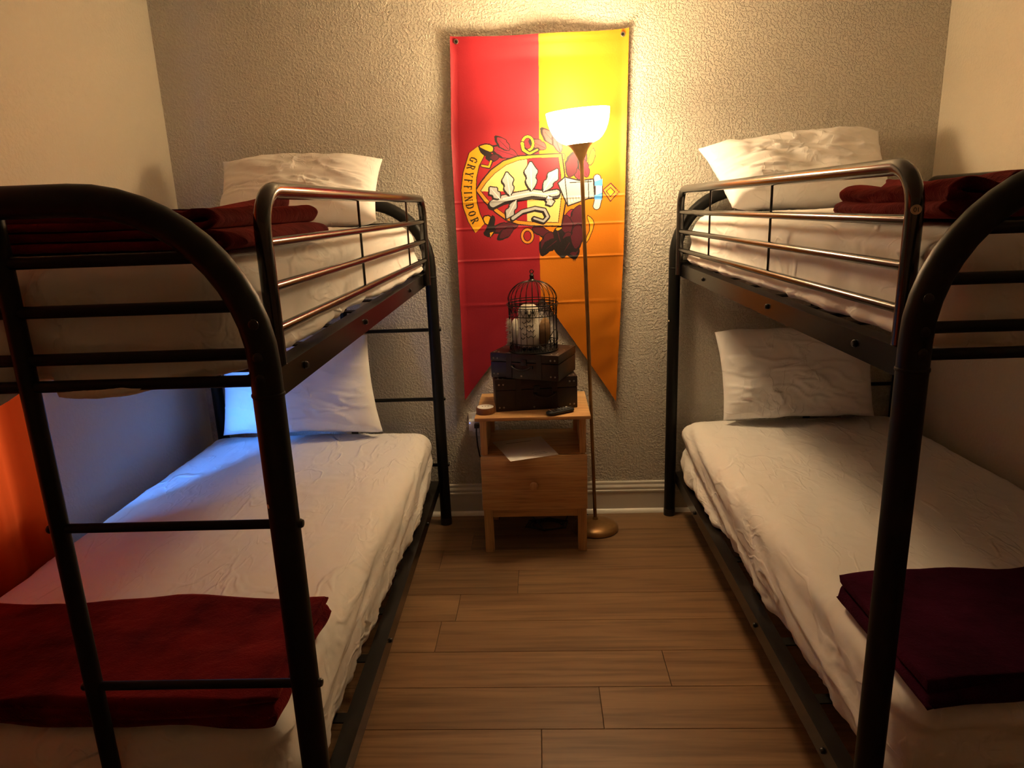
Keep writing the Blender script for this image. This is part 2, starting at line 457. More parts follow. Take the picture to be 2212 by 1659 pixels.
# curtain: a hanging cloth with folds, standing a little off the wall
cv = []; cf = []; ny, nz = 90, 30
for i in range(ny + 1):
    y = -1.185 - 1.35 * i / ny
    for k in range(nz + 1):
        z = 0.03 + 2.17 * k / nz
        sway = 0.012 * math.sin(i * 0.62) + 0.006 * math.sin(i * 1.37 + 1.0) + 0.004 * math.sin(z * 3 + i * .2)
        lift_ = min(1.0, max(0.0, (z - 0.52) / 0.14), max(0.0, (1.22 - z) / 0.16)); hug_ = min(1.0, max(0.0, (z - 1.04) / 0.16)); edge_ = math.exp(-((y + 1.185) / 0.10) ** 2)
        cv.append((XL + 0.052 - 0.040 * hug_ * edge_ + sway * (1 - edge_) + 0.042 * edge_ * lift_ * lift_ * (3 - 2 * lift_), y, z))
for i in range(ny):
    for k in range(nz):
        a = i * (nz + 1) + k; cf.append((a, a + 1, a + nz + 2, a + nz + 1))
cu = thing('curtain', (XL + 0.05, -1.86, 0.03), 'orange curtain hanging on the wall beside the lower bunk, glowing with daylight', 'curtain')
MB().add(cv, cf).build('cloth', CURTAIN, cu, smooth=180, fix=False)
MB().tube([(XL + 0.05, -1.17, 2.22), (XL + 0.05, -2.56, 2.22)], 0.009).build('curtain_rod', BRASS, cu)
for yy in (-1.2, -2.53): MB().box((XL, yy - .01, 2.205), (XL + .055, yy + .01, 2.235)).build('rod_bracket', BRASS, cu, smooth=0)

# ------------------------------------------------------------------ bunk beds
BW, BL = 1.02, 1.947
BEDS = {'l': (-0.4753, -0.1040, 0.0118, -1), 'r': (0.5959, -0.0462, 0.0112, 1)}
def W(s, off, al, z):
    x0, y0, a, sg = BEDS[s]; ca, sa = math.cos(a), math.sin(a)
    return Vector((x0 + sa * al + ca * sg * off, y0 - ca * al + sa * sg * off, z))
ZG, Z1, Z2, Z3 = 1.5063, 1.4142, 1.3344, 1.2572
ZRU, ZRL = 1.194, 0.230
ZB = (1.4024, 1.3233, 1.2446, 1.1993)
ZRG = (0.9424, 0.6211, 0.30)

def arch_pts(s, al):
    P = [W(s, 0, al, z) for z in (0.0, 0.02, 0.25, 0.6, 0.95, 1.15, 1.22)]
    R = 0.272; cz = 1.4955 - R
    for k in range(1, 13):
        a = PI / 2 * k / 12; P.append(W(s, R - R * math.cos(a), al, cz + R * math.sin(a)))
    Q = [W(s, BW - R + R * math.sin(a), al, cz + R * math.cos(a)) for a in [PI / 2 * k / 12 for k in range(0, 12)]]
    Q += [W(s, BW, al, z) for z in (1.22, 1.15, 0.95, 0.6, 0.25, 0.02, 0.0)]
    return P + [W(s, BW * 0.4, al, 1.4955), W(s, BW * 0.6, al, 1.4955)] + Q

def lrail(s, off, inward, ztop, h, parent, a0=0.028, a1=BL - 0.028):
    t = 0.003; w_ = 0.042 * inward; ti = t * inward; q = MB()
    sec = [(off, ztop), (off + w_, ztop), (off + w_, ztop - t), (off + ti, ztop - t), (off + ti, ztop - h), (off, ztop - h)]
    q.add([W(s, o_, a0, z) for o_, z in sec] + [W(s, o_, a1, z) for o_, z in sec],
          [(i, (i + 1) % 6, 6 + (i + 1) % 6, 6 + i) for i in range(6)] + [(0, 1, 2, 3), (0, 3, 4, 5), (6, 9, 8, 7), (6, 11, 10, 9)])
    return q.build('side_rail', RAILM, parent, smooth=0)

def guard(s, side, parent):
    if side == 'aisle':
        if s == 'l': o0, o1, a0, a1, wires = 0.004, 0.034, 0.085, 1.795, (0.44, 1.12)
        else: o0, o1, a0, a1, wires = 0.010, 0.034, 0.045, 1.838, (0.515, 1.135)
    else: o0, o1, a0, a1, wires = BW - 0.012, BW - 0.012, (0.22 if s == 'l' else 0.08), 1.80, (0.5, 1.13)
    def G(t, z): return W(s, o0 + (o1 - o0) * (t - a0) / (a1 - a0), t, z)
    R = 0.075; P = [G(a0, z) for z in (1.15, 1.25, 1.35)]
    P += [G(a0 + R - R * math.cos(a), ZG - R + R * math.sin(a)) for a in [PI / 2 * k / 8 for k in range(9)]]
    P += [G(a0 + (a1 - a0) * f, ZG) for f in (.25, .5, .75)]
    P += [G(a1 - R + R * math.sin(a), ZG - R + R * math.cos(a)) for a in [PI / 2 * k / 8 for k in range(9)]]
    P += [G(a1, z) for z in (1.35, 1.25, 1.15)]
    g = MB().tube(P, 0.0155, 14).build('guard_rail', BLACKSM, parent)
    for z in (Z1, Z2, Z3):
        MB().tube([G(a0, z), G((a0 + a1) / 2, z), G(a1, z)], 0.0095, 12).build('guard_bar', BLACKSM, g)
    for t in wires:
        MB().tube([G(t, ZG - 0.004), G(t, Z1), G(t, Z3)], 0.0036, 8).build('guard_wire', BLACKSM, g)
    return g

def bolt_at(P, nrm, r, parent, name='bolt', h=0.5):
    z = Vector(nrm).normalized(); M_ = z.to_track_quat('Z', 'Y').to_matrix().to_4x4(); M_.translation = P
    return MB().lathe([(r, 0), (r, r * h * .5), (r * .75, r * h), (r * .3, r * h * 1.15)], 10, M_).build(name, BOLT, parent)

def bunk(s, label):
    root = thing('bunk_bed', W(s, BW / 2, BL / 2, 0), label, 'bunk bed', 'twin black metal bunk beds')
    sg = BEDS[s][3]; dx = (W(s, 0, 0, 0) - W(s, 1, 0, 0)); dy = (W(s, 0, 1, 0) - W(s, 0, 0, 0))
    lad = 0.40 if s == 'l' else BW - 0.40
    near = 0.0 if s == 'l' else BW
    for al in (0.0, BL):
        MB().tube(arch_pts(s, al), 0.0255, 20).build('end_frame', BLACK, root)
        for o_ in (0, BW):
            MB().lathe([(0.0272, 0), (0.0272, 0.03), (0.0262, 0.034)], 18, Matrix.Translation(W(s, o_, al, 0))).build('foot_cap', BLACKPL, root)
            MB().lathe([(0.0262, 0), (0.0272, 0.002), (0.0272, 0.005), (0.0262, 0.007)], 18, Matrix.Translation(W(s, o_, al, 1.172)), False, False).build('post_collar', BLACK, root)
            outd = dy if al > 1 else -dy
            for z in (1.296, 1.242, 1.207):
                bolt_at(W(s, o_, al, z) + outd * 0.0245, outd, 0.0085, root, 'bolt', 0.35)
        zt = 1.47
        MB().tube([W(s, lad, al, 0.0), W(s, lad, al, 0.7), W(s, lad, al, zt)], 0.0155, 14).build('ladder_post', BLACK, root)
        for z in ZRG:
            MB().tube([W(s, near, al, z), W(s, lad, al, z)], 0.0085, 12).build('rung', BLACK, root)
            bolt_at(W(s, near + (-0.0245 if near == 0 else 0.0245), al, z), dx * (1 if near == 0 else -1), 0.0085, root, 'bolt', 0.9)
            bolt_at(W(s, lad + (0.0145 if near == 0 else -0.0145), al, z), dx * (-1 if near == 0 else 1), 0.0085, root, 'bolt', 0.9)
        for i, z in enumerate(ZB):
            e = 0.066 if i == 0 else (0.012 if i == 1 else 0.0)
            MB().tube([W(s, e, al, z), W(s, BW / 2, al, z), W(s, BW - e, al, z)], 0.0102, 12).build('end_bar', BLACK, root)
    for zt, h in ((ZRU, 0.052), (ZRL, 0.052)):
        for off, inw in ((0.018, 1), (BW - 0.018, -1)):
            lrail(s, off, inw, zt, h, root)
        for k in range(8):
            a = 0.14 + k * (BL - 0.28) / 7
            MB().add([W(s, o_, a + d, z) for z in (zt - 0.0075, zt - 0.0035) for o_, d in ((.026, -.017), (BW - .026, -.017), (BW - .026, .017), (.026, .017))],
                     [(0, 3, 2, 1), (4, 5, 6, 7), (0, 1, 5, 4), (1, 2, 6, 5), (2, 3, 7, 6), (3, 0, 4, 7)]).build('slat', BLACK, root, smooth=0)
        for a in ((0.444, 1.171, 1.70) if zt > 1 else (0.43, 1.22, 1.72)):
            bolt_at(W(s, 0.0172, a, zt - 0.024), dx, 0.0075, root, 'bolt', 0.8)
    guard(s, 'aisle', root); guard(s, 'wall', root)
    return root
bedL = bunk('l', 'black metal bunk bed beside the orange curtain, its end ladder facing the aisle')
bedR = bunk('r', 'black metal bunk bed with a round 10 sticker on its guard rail')
# the small pale plugs seen on the posts, and the round sticker
for s_, off_, al_, z_, nr_ in (('l', 0.018, BL, 0.983, (-0.7, -0.7, 0)), ('r', 0.0, 0.0, 0.943, (-0.9, -0.45, 0))):
    nn_ = Vector(nr_).normalized()
    o_ = bolt_at(W(s_, 0, al_, z_) + nn_ * 0.0252, nn_, 0.004, bedL if s_ == 'l' else bedR, 'plug', 0.2)
    o_.data.materials[0] = LABELW; o_['label'] = 'small pale plug'

# ------------------------------------------------------------------ mattresses under fitted sheets
def rounded_lattice(lx, ly, lz, R, rz, step, rzb=None):
    nx, ny, nz = [max(4, int(round(q_ / step))) for q_ in (lx, ly, lz)]
    idx = {}; V = []; Fc = []
    def vid(i, j, k):
        if (i, j, k) not in idx:
            idx[(i, j, k)] = len(V); V.append((-lx / 2 + lx * i / nx, -ly / 2 + ly * j / ny, -lz / 2 + lz * k / nz))
        return idx[(i, j, k)]
    for i in range(nx):
        for j in range(ny):
            Fc.append((vid(i, j, nz), vid(i + 1, j, nz), vid(i + 1, j + 1, nz), vid(i, j + 1, nz)))
            Fc.append((vid(i, j, 0), vid(i, j + 1, 0), vid(i + 1, j + 1, 0), vid(i + 1, j, 0)))
    for i in range(nx):
        for k in range(nz):
            Fc.append((vid(i, 0, k), vid(i + 1, 0, k), vid(i + 1, 0, k + 1), vid(i, 0, k + 1)))
            Fc.append((vid(i, ny, k), vid(i, ny, k + 1), vid(i + 1, ny, k + 1), vid(i + 1, ny, k)))
    for j in range(ny):
        for k in range(nz):
            Fc.append((vid(0, j, k), vid(0, j, k + 1), vid(0, j + 1, k + 1), vid(0, j + 1, k)))
            Fc.append((vid(nx, j, k), vid(nx, j + 1, k), vid(nx, j + 1, k + 1), vid(nx, j, k + 1)))
    V = np.array(V); h = np.array([lx / 2, ly / 2, lz / 2]); rad = np.array([R, R, rz])
    rb = rzb or rz
    pin = np.clip(V, -(h - np.array([R, R, rb])), h - rad)
    rad = np.where((V[:, 2] < 0)[:, None], np.array([R, R, rb])[None, :], rad[None, :])
    d = (V - pin) / rad; d /= np.maximum(np.linalg.norm(d, axis=1, keepdims=True), 1e-9)
    return pin + d * rad, d, Fc

def mattress(s, o0, o1, a0, a1, z0, z1, skew, label, seed, side_amp, hem, bulge=0.0, flap=False):
    lx, ly, lz = o1 - o0, a1 - a0, z1 - z0
    V, N, Fc = rounded_lattice(lx, ly, lz, 0.075, 0.055, 0.0125, 0.022)
    up = np.clip(N[:, 2], 0, 1); side = 1 - np.abs(N[:, 2]); low = np.clip((-V[:, 2] / (lz / 2) - 0.1) / 0.9, 0, 1)
    X, Y, Z = V[:, 0], V[:, 1], V[:, 2]
    aisle = N[:, 0] < -0.5
    wrap = np.stack([X * 2.0, Y * 1.6, Z * 9.0], 1)
    # long folds running along the side, little diagonal puckers where the sheet is pulled under
    longf = fbm(np.stack([Y * 1.3 + Z * 2.0, Z * 16 + Y * 2.5, X * 3], 1), seed, 3)
    puck = fbm(np.stack([Y * 14 + Z * 9 + X * 12, Z * 5 + Y * 2, X * 3], 1), seed + 5, 3)
    crease = ridge(np.stack([X * 5 + Y * 3, Y * 4 - X * 5, Z * 6], 1), seed + 9, 7)
    crease2 = ridge(np.stack([X * 11 + Y * 3, Y * 3 - X * 2, Z * 8], 1), seed + 12, 9)
    disp = side * (side_amp * longf * 0.010 + puck * 0.010 * low * side_amp + 0.004 * puck) + up * (0.0035 * crease + 0.0028 * crease2 - 0.002)
    disp = disp + 0.004 * fbm(np.stack([X * 3, Y * 3, Z * 3], 1), seed + 20, 2)
    V = V + N * disp[:, None]
    V[:, 2] += up * 0.014 * (1 - (X / (lx / 2)) ** 2) * (1 - (Y / (ly / 2)) ** 4)
    # uneven hem along the lower edge
    per = fbm(np.stack([X * 3.1, Y * 3.1, X * 0], 1), seed + 30, 3)
    V[:, 2] += low * hem * (per - 0.2)
    V[:, 0] -= np.sign(X) * low ** 2 * side * (0.010 * (1 + per) - bulge)
    ox = (o0 + o1) / 2; oy = (a0 + a1) / 2; oz = (z0 + z1) / 2
    if flap:
        zz = V[:, 2] + oz; xx = V[:, 0] + ox; fr = np.clip((V[:, 1] - (ly / 2 - 0.06)) / 0.04, 0, 1)
        t = np.clip((1.236 - zz) / 0.026, 0, 1); t = t * t * (3 - 2 * t) * fr * np.clip((xx - 0.07) / 0.16, 0, 1) * np.clip((0.97 - xx) / 0.1, 0, 1) * (1 - np.exp(-((xx - 0.40) / 0.045) ** 4))
        V[:, 1] += t * 0.052; V[:, 2] -= t * 0.034 * np.clip((xx - 0.05) / 0.40, 0, 1)
    q = MB(); pts = []
    for x, y, z in V.tolist():
        al = oy + y
        pts.append(W(s, ox + x + skew * al, al, oz + z))
    q.add(pts, Fc)
    o = q.build('mattress', SHEET, None, smooth=180, fix=False)
    return tag(o, label, 'mattress', 'mattresses in white fitted sheets')
MLU = mattress('l', 0.052, 1.00, 0.036, 1.915, 1.1965, 1.402, 0.004, 'upper mattress in white sheet on the bunk bed beside the orange curtain', 11, 1.0, 0.006, 0.052, True)
MLL = mattress('l', 0.030, 1.035, 0.030, 1.922, 0.2325, 0.492, 0.022, 'lower mattress in white sheet on the bunk bed beside the orange curtain, partly lit blue', 23, 1.9, 0.012)
MRU = mattress('r', 0.052, 1.00, 0.036, 1.915, 1.1965, 1.402, 0.004, 'upper mattress in white sheet on the bunk bed with the 10 sticker', 37, 1.0, 0.006, 0.052)
MRL = mattress('r', 0.030, 1.00, 0.030, 1.922, 0.2325, 0.492, 0.028, 'lower mattress in white sheet on the bunk bed with the 10 sticker', 51, 2.1, 0.014)

# ------------------------------------------------------------------ pillows
def pillow(s, bl, br, tl, tr, thick, label, seed, crumple=1.0, fat_low=0.25, dent=0.0):
    BLc, BRc, TLc, TRc = [np.array(W(s, *c)) for c in (bl, br, tl, tr)]
    n = 64; V = []; idx = {}
    t = np.linspace(-1, 1, n + 1)
    U, Vv = np.meshgrid(t, t, indexing='ij'); U = U.ravel(); Vv = Vv.ravel()
    u = U * (1 - 0.045 * (1 - Vv ** 2)); v = Vv * (1 - 0.045 * (1 - U ** 2))
    fu = ((u + 1) / 2)[:, None]; fv = ((v + 1) / 2)[:, None]
    base = BLc * (1 - fu) * (1 - fv) + BRc * fu * (1 - fv) + TLc * (1 - fu) * fv + TRc * fu * fv
    base = base + (0.022 * (1 - U ** 2) * np.clip(Vv, 0, 1) + 0.007 * fbm(np.stack([U * 2.5, Vv * 2.5, U * 0 + seed], 1), seed + 40, 2))[:, None] * np.array([0, 0, 1.0])
    xa = (BRc + TRc - BLc - TLc); ya = (TLc + TRc - BLc - BRc)
    nr = np.cross(xa, ya); nr /= np.linalg.norm(nr)
    if nr[1] > 0: nr = -nr                          # towards the room
    bul = ((1 - U ** 4) * (1 - Vv ** 4)) ** 0.55 * (1 - fat_low * Vv)
    ang = np.arctan2(Vv, U)
    out = []
    for sidei in (1, -1):
        P3 = np.stack([U * 2.2, Vv * 2.2, np.full_like(U, sidei * 3.0)], 1)
        rad = np.stack([ang * 5, np.hypot(U, Vv) * 1.2, np.full_like(U, sidei)], 1)
        wr = 0.010 * ridge(P3 * np.array([1.4, 2.2, 1]) + np.stack([Vv, U * .6, U * 0], 1), seed, 5) + 0.016 * fbm(P3 * 0.8, seed + 3, 2)
        wr += 0.012 * (fbm(rad * np.array([1, 1, 1.]), seed + 7, 2)) * np.clip(np.hypot(U, Vv) - 0.3, 0, 1)
        wr += -dent * np.exp(-((U * 0.35 + Vv - 0.05) / 0.14) ** 2)
        th = thick / 2 * bul * 1.0 + crumple * wr * np.clip(bul, 0, 1)
        out.append(base + nr[None, :] * (sidei * np.maximum(th, 0.0035))[:, None])
    A, B = out; q = MB(); k = n + 1
    vs = A.tolist() + B.tolist(); fs = []
    for i in range(n):
        for j in range(n):
            a = i * k + j; fs.append((a, a + k, a + k + 1, a + 1)); b_ = k * k + a; fs.append((b_, b_ + 1, b_ + k + 1, b_ + k))
    rim = [i * k for i in range(n)] + [n * k + j for j in range(n)] + [i * k + n for i in range(n, 0, -1)] + [j for j in range(n, 0, -1)]
    for i in range(len(rim)):
        a, b_ = rim[i], rim[(i + 1) % len(rim)]; fs.append((a, b_, k * k + b_, k * k + a))
    q.add(vs, fs)
    o = q.build('pillow', PILLOW, None, smooth=180)
    return tag(o, label, 'pillow', 'white bed pillows')
# coordinates: (offset across the bed, distance from its wall end, height)
pillow('l', (0.80, 0.26, 1.430), (0.165, 0.25, 1.426), (0.835, 0.035, 1.685), (0.165, 0.035, 1.672), 0.17, 'white pillow leaning on the upper bunk beside the orange curtain', 61, 1.0, 0.25, 0.012)
pillow('l', (0.945, 0.155, 0.522), (0.235, 0.15, 0.518), (0.94, 0.075, 0.93), (0.285, 0.075, 0.945), 0.15, 'white pillow on the lower bunk lit blue by daylight', 67, 0.8)
pillow('r', (0.165, 0.27, 1.430), (0.79, 0.26, 1.426), (0.080, 0.035, 1.665), (0.815, 0.035, 1.712), 0.18, 'white pillow with a raised far corner, on the upper bunk with the 10 sticker', 71, 1.3, 0.2)
pillow('r', (0.195, 0.165, 0.52), (0.845, 0.165, 0.52), (0.165, 0.08, 0.90), (0.845, 0.08, 0.885), 0.15, 'white pillow in the shade on the lower bunk below the 10 sticker', 79, 1.0)

# ------------------------------------------------------------------ folded fleece blankets
def smooth_path(pts, it=3):
    P = [Vector((p[0], p[1])) for p in pts]
    for _ in range(it):
        Q = [P[0]]
        for a, b_ in zip(P, P[1:]): Q += [a * .75 + b_ * .25, a * .25 + b_ * .75]
        Q.append(P[-1]); P = Q
    return P
def sweep_blanket(s, path, t, a0, a1, label, seed, n=46, amp=0.012, lift=0.5, skew=0.0, wavy=0.0, droop=None, cloth=None):
    C = smooth_path(path); k = len(C); Lp = []; Rp = []
    for i in range(k):
        d = (C[min(i + 1, k - 1)] - C[max(i - 1, 0)]).normalized(); nn = Vector((-d.y, d.x))
        e = min(i, k - 1 - i); tt = t / 2 * min(1, 0.55 + e * 0.25)
        Lp.append(C[i] + nn * tt); Rp.append(C[i] - nn * tt)
    sec = Lp + Rp[::-1]; m_ = len(sec); zmin = min(p.y for p in sec)
    zmax = max(p.y for p in sec)
    allp = []
    for i in range(n + 1):
        f = i / n
        e = min(f, 1 - f) * n
        sh = 1 - 0.5 * max(0, 1 - e / 2.0)
        for p in sec: allp.append((p.x, f, p.y, sh))
    A = np.array(allp); f = A[:, 1]; x = A[:, 0]; z = A[:, 2]
    hgt = (z - zmin) / max(zmax - zmin, 1e-6)
    nz_ = fbm(np.stack([x * 5, f * (a1 - a0) * 7, hgt * 1.5], 1), seed, 3)
    nx_ = fbm(np.stack([hgt * 2.5, f * (a1 - a0) * 6, x * 2 + 4], 1), seed + 4, 3)
    al = a0 + (a1 - a0) * f + 0.02 * fbm(np.stack([x * 4, hgt * 3, f * 0], 1), seed + 8, 2) + skew * x
    X = x + amp * 1.3 * nx_ ; Z = z + hgt * (amp * nz_ + wavy * np.sin(x * 9 + f * 4)) * lift * 2
    if droop: Z = np.where(Z > droop[0], droop[0] + (Z - droop[0]) * np.clip(1 - droop[1] * f, 0, 1), Z)
    Z = np.maximum(Z, zmin + 0.0)
    vs = [W(s, X[i], al[i], Z[i]) for i in range(len(X))]
    fs = []
    for i in range(n):
        for j in range(m_):
            j2 = (j + 1) % m_; fs.append((i * m_ + j, i * m_ + j2, (i + 1) * m_ + j2, (i + 1) * m_ + j))
    for base in (0, n * m_):
        for j in range(k - 1):
            fs.append((base + j, base + j + 1, base + m_ - 2 - j, base + m_ - 1 - j))
    o = MB().add(vs, fs).build('blanket', cloth or FLEECE, None, smooth=180)
    return tag(o, label, 'blanket', 'folded fleece blankets')
def serp(x0, x1, z0, t, layers, rev=False):
    P = []
    for i in range(layers):
        z = z0 + t * (i + .5); a, b_ = (x0, x1) if i % 2 == 0 else (x1, x0)
        ins = 0.012
        P += [(a, z - (t * .25 if i else 0)), (a + (b_ - a) * .04, z), (a + (b_ - a) * .3, z), (a + (b_ - a) * .6, z), (a + (b_ - a) * .96, z), (b_, z + t * .25)]
    return P
sweep_blanket('l', serp(0.97, 0.085, 0.503, 0.019, 3)[::1], 0.019, 1.555, 1.915, 'burgundy fleece blanket folded across the lower bunk beside the orange curtain', 101, amp=0.008)
sweep_blanket('r', serp(0.97, 0.098, 0.503, 0.018, 3), 0.018, 1.565, 1.955, 'dark plum fleece blanket folded across the lower bunk below the 10 sticker', 107, amp=0.005, skew=-0.10, cloth=DARKFLEECE)
# upper left: bunched, with loops standing up at its aisle end
pl = [(0.93, 1.424), (0.70, 1.423), (0.40, 1.423), (0.15, 1.421), (0.085, 1.412), (0.066, 1.424), (0.085, 1.433), (0.2, 1.434), (0.5, 1.435), (0.88, 1.437),
      (0.905, 1.443), (0.88, 1.448), (0.5, 1.447), (0.22, 1.446), (0.11, 1.440), (0.092, 1.449), (0.115, 1.460), (0.150, 1.452), (0.175, 1.458), (0.165, 1.486), (0.180, 1.503), (0.205, 1.492),
      (0.222, 1.462), (0.33, 1.455), (0.5, 1.459), (0.7, 1.455), (0.87, 1.455)]
pl = [(x_, 1.4185 + (z_ - 1.421) * 1.50 if z_ < 1.4605 and z_ > 1.42 else (z_ + 0.010 if z_ > 1.46 else z_)) for x_, z_ in pl]
sweep_blanket('l', pl, 0.0145, 1.27, 1.868, 'bunched burgundy fleece blanket on the upper bunk beside the orange curtain', 113, amp=0.0055, droop=(1.478, 1.5))
pr = [(0.90, 1.424), (0.6, 1.424), (0.3, 1.424), (0.13, 1.422), (0.092, 1.421), (0.080, 1.430), (0.100, 1.439), (0.2, 1.438), (0.32, 1.435), (0.26, 1.444),
      (0.16, 1.446), (0.105, 1.446), (0.088, 1.459), (0.105, 1.472), (0.14, 1.466), (0.17, 1.460), (0.185, 1.472), (0.205, 1.482), (0.235, 1.470), (0.3, 1.467), (0.45, 1.474), (0.6, 1.480), (0.75, 1.473), (0.88, 1.472)]
sweep_blanket('r', pr, 0.017, 1.40, 1.850, 'bunched burgundy fleece blanket on the upper bunk with the 10 sticker', 127, amp=0.010)

# sticker with the upside-down 10 on the guard rail of the right-hand bed
def disc(c, nrm, r, name, material, parent, n=20, h=0.0006, up=(0, 0, 1)):
    z = Vector(nrm).normalized(); M_ = z.to_track_quat('Z', 'Y').to_matrix().to_4x4(); M_.translation = Vector(c)
    return MB().lathe([(r, 0), (r, h)], n, M_).build(name, material, parent), M_
gd = [c for c in bedR.children if c.name.startswith('guard_rail')][0]
sp = W('r', 0.034, 1.838, 1.432)
view = (CAM_POS - sp).normalized(); nrm = Vector((-0.30, -0.95, 0)).normalized()
st, M_ = disc(sp + nrm * 0.0149, nrm, 0.0085, 'sticker', LABELW, gd, h=0.0012)
right = Vector((0, 0, 1)).cross(nrm).normalized(); upv = Vector((0, 0, 1))
def onst(a, b_): return sp + nrm * 0.0165 + right * (-a) + upv * (-b_)     # turned upside down
MB().tube([onst(-0.0030, -0.0035), onst(-0.0030, 0.0035), onst(-0.0042, 0.0024)], 0.0006, 6).build('digit', INK, st)
MB().tube([onst(0.0018 + 0.0020 * math.cos(a), 0.0035 * math.sin(a)) for a in [2 * PI * k / 14 for k in range(14)]], 0.0006, 6, closed=True).build('digit', INK, st)

# ------------------------------------------------------------------ banner with its printed crest
class Print:
    """flat print: paints colours per cloth vertex in the print's own plane (metres mapped to print units)"""
    def __init__(self, U, V, base): self.U, self.V, self.c = U, V, base
    def _in(self, pts):
        x = self.U; y = self.V; ins = np.zeros(x.shape, bool); k = len(pts)
        xs = [p[0] for p in pts]; ys = [p[1] for p in pts]
        bb = (x >= min(xs)) & (x <= max(xs)) & (y >= min(ys)) & (y <= max(ys)); ii = np.nonzero(bb)[0]
        if len(ii) == 0: return ii
        px = x[ii]; py = y[ii]; r = np.zeros(len(ii), bool)
        for i in range(k):
            x0, y0 = pts[i]; x1, y1 = pts[(i + 1) % k]
            if y0 == y1: continue
            c = (y0 > py) != (y1 > py); r ^= c & (px < (x1 - x0) * (py - y0) / (y1 - y0) + x0)
        return ii[r]
    def poly(self, pts, col, sm=0):
        for _ in range(sm):
            q = []
            for a, b_ in zip(pts, pts[1:] + pts[:1]):
                q += [(a[0] * .75 + b_[0] * .25, a[1] * .75 + b_[1] * .25), (a[0] * .25 + b_[0] * .75, a[1] * .25 + b_[1] * .75)]
            pts = q
        self.c[self._in(pts)] = col
        return pts
    def stroke(self, pts, wd, col, w1=None):
        x = self.U; y = self.V; n = len(pts) - 1; mw = max(wd, w1 or 0)
        xs = [p[0] for p in pts]; ys = [p[1] for p in pts]
        ii = np.nonzero((x > min(xs) - mw) & (x < max(xs) + mw) & (y > min(ys) - mw) & (y < max(ys) + mw))[0]
        px = x[ii]; py = y[ii]; hit = np.zeros(len(ii), bool)
        for i in range(n):
            (x0, y0), (x1, y1) = pts[i], pts[i + 1]; dx, dy = x1 - x0, y1 - y0; L2 = dx * dx + dy * dy + 1e-9
            t = np.clip(((px - x0) * dx + (py - y0) * dy) / L2, 0, 1)
            d = np.hypot(px - x0 - t * dx, py - y0 - t * dy)
            ww = wd if w1 is None else wd + (w1 - wd) * (i + t) / n
            hit |= d < ww / 2
        self.c[ii[hit]] = col
    def outlined(self, pts, col, ol, wd, sm=0):
        p = self.poly(pts, col, sm); self.stroke(p + [p[0]], wd, ol)

BK = (0.012, 0.008, 0.010); MAR = (0.20, 0.012, 0.03); MARD = (0.07, 0.008, 0.018); GOLD = (0.66, 0.32, 0.015); BRZ = (0.62, 0.22, 0.02)
CREAM = (0.62, 0.46, 0.15); RED = (0.275, 0.0095, 0.020); YEL = (0.53, 0.155, 0.0035); GRY = (0.34, 0.34, 0.34); LGT = (0.60, 0.60, 0.60); DGR = (0.22, 0.21, 0.22); BLU = (0.06, 0.26, 0.66); WHT = (0.55, 0.55, 0.55)

GLY = {  # strokes of each serif capital on a unit box: (x0,y0,x1,y1,width); y up
 'I': [(.5,0,.5,1,.20),(.25,0,.75,0,.09),(.25,1,.75,1,.09)],
 'F': [(.25,0,.25,1,.20),(.10,0,.40,0,.07),(.05,1,.90,1,.10),(.25,.54,.62,.54,.10),(.88,1,.88,.80,.09)],
 'Y': [(.5,0,.5,.45,.20),(.5,.45,.12,1,.19),(.5,.45,.88,1,.09),(.3,0,.7,0,.09),(0,1,.32,1,.09),(.70,1,1,1,.09)],
 'N': [(.15,0,.15,1,.09),(.15,1,.85,0,.20),(.85,0,.85,1,.09),(0,0,.3,0,.08),(0,1,.2,1,.09),(.70,1,1,1,.08)],
 'R': [(.2,0,.2,1,.20),(.02,0,.42,0,.09),(.02,1,.5,1,.10),(.5,1,.72,.9,.13),(.72,.9,.76,.74,.18),(.76,.74,.66,.55,.15),(.66,.55,.2,.5,.09),(.5,.5,.88,0,.19),(.84,0,1,.02,.09)],
 'D': [(.2,0,.2,1,.20),(.02,0,.5,0,.09),(.02,1,.5,1,.09),(.5,1,.78,.84,.14),(.78,.84,.88,.5,.20),(.88,.5,.78,.16,.20),(.78,.16,.5,0,.14)],
 'O': [(.5,1,.2,.84,.13),(.2,.84,.1,.5,.20),(.1,.5,.2,.16,.20),(.2,.16,.5,0,.13),(.5,0,.8,.16,.13),(.8,.16,.9,.5,.20),(.9,.5,.8,.84,.20),(.8,.84,.5,1,.13)],
 'G': [(.85,.80,.55,1,.11),(.55,1,.22,.86,.13),(.22,.86,.1,.5,.20),(.1,.5,.22,.14,.20),(.22,.14,.55,0,.13),(.55,0,.82,.12,.10),(.82,.05,.82,.44,.18),(.62,.44,.98,.44,.08),(.86,.70,.86,.98,.08)],
}

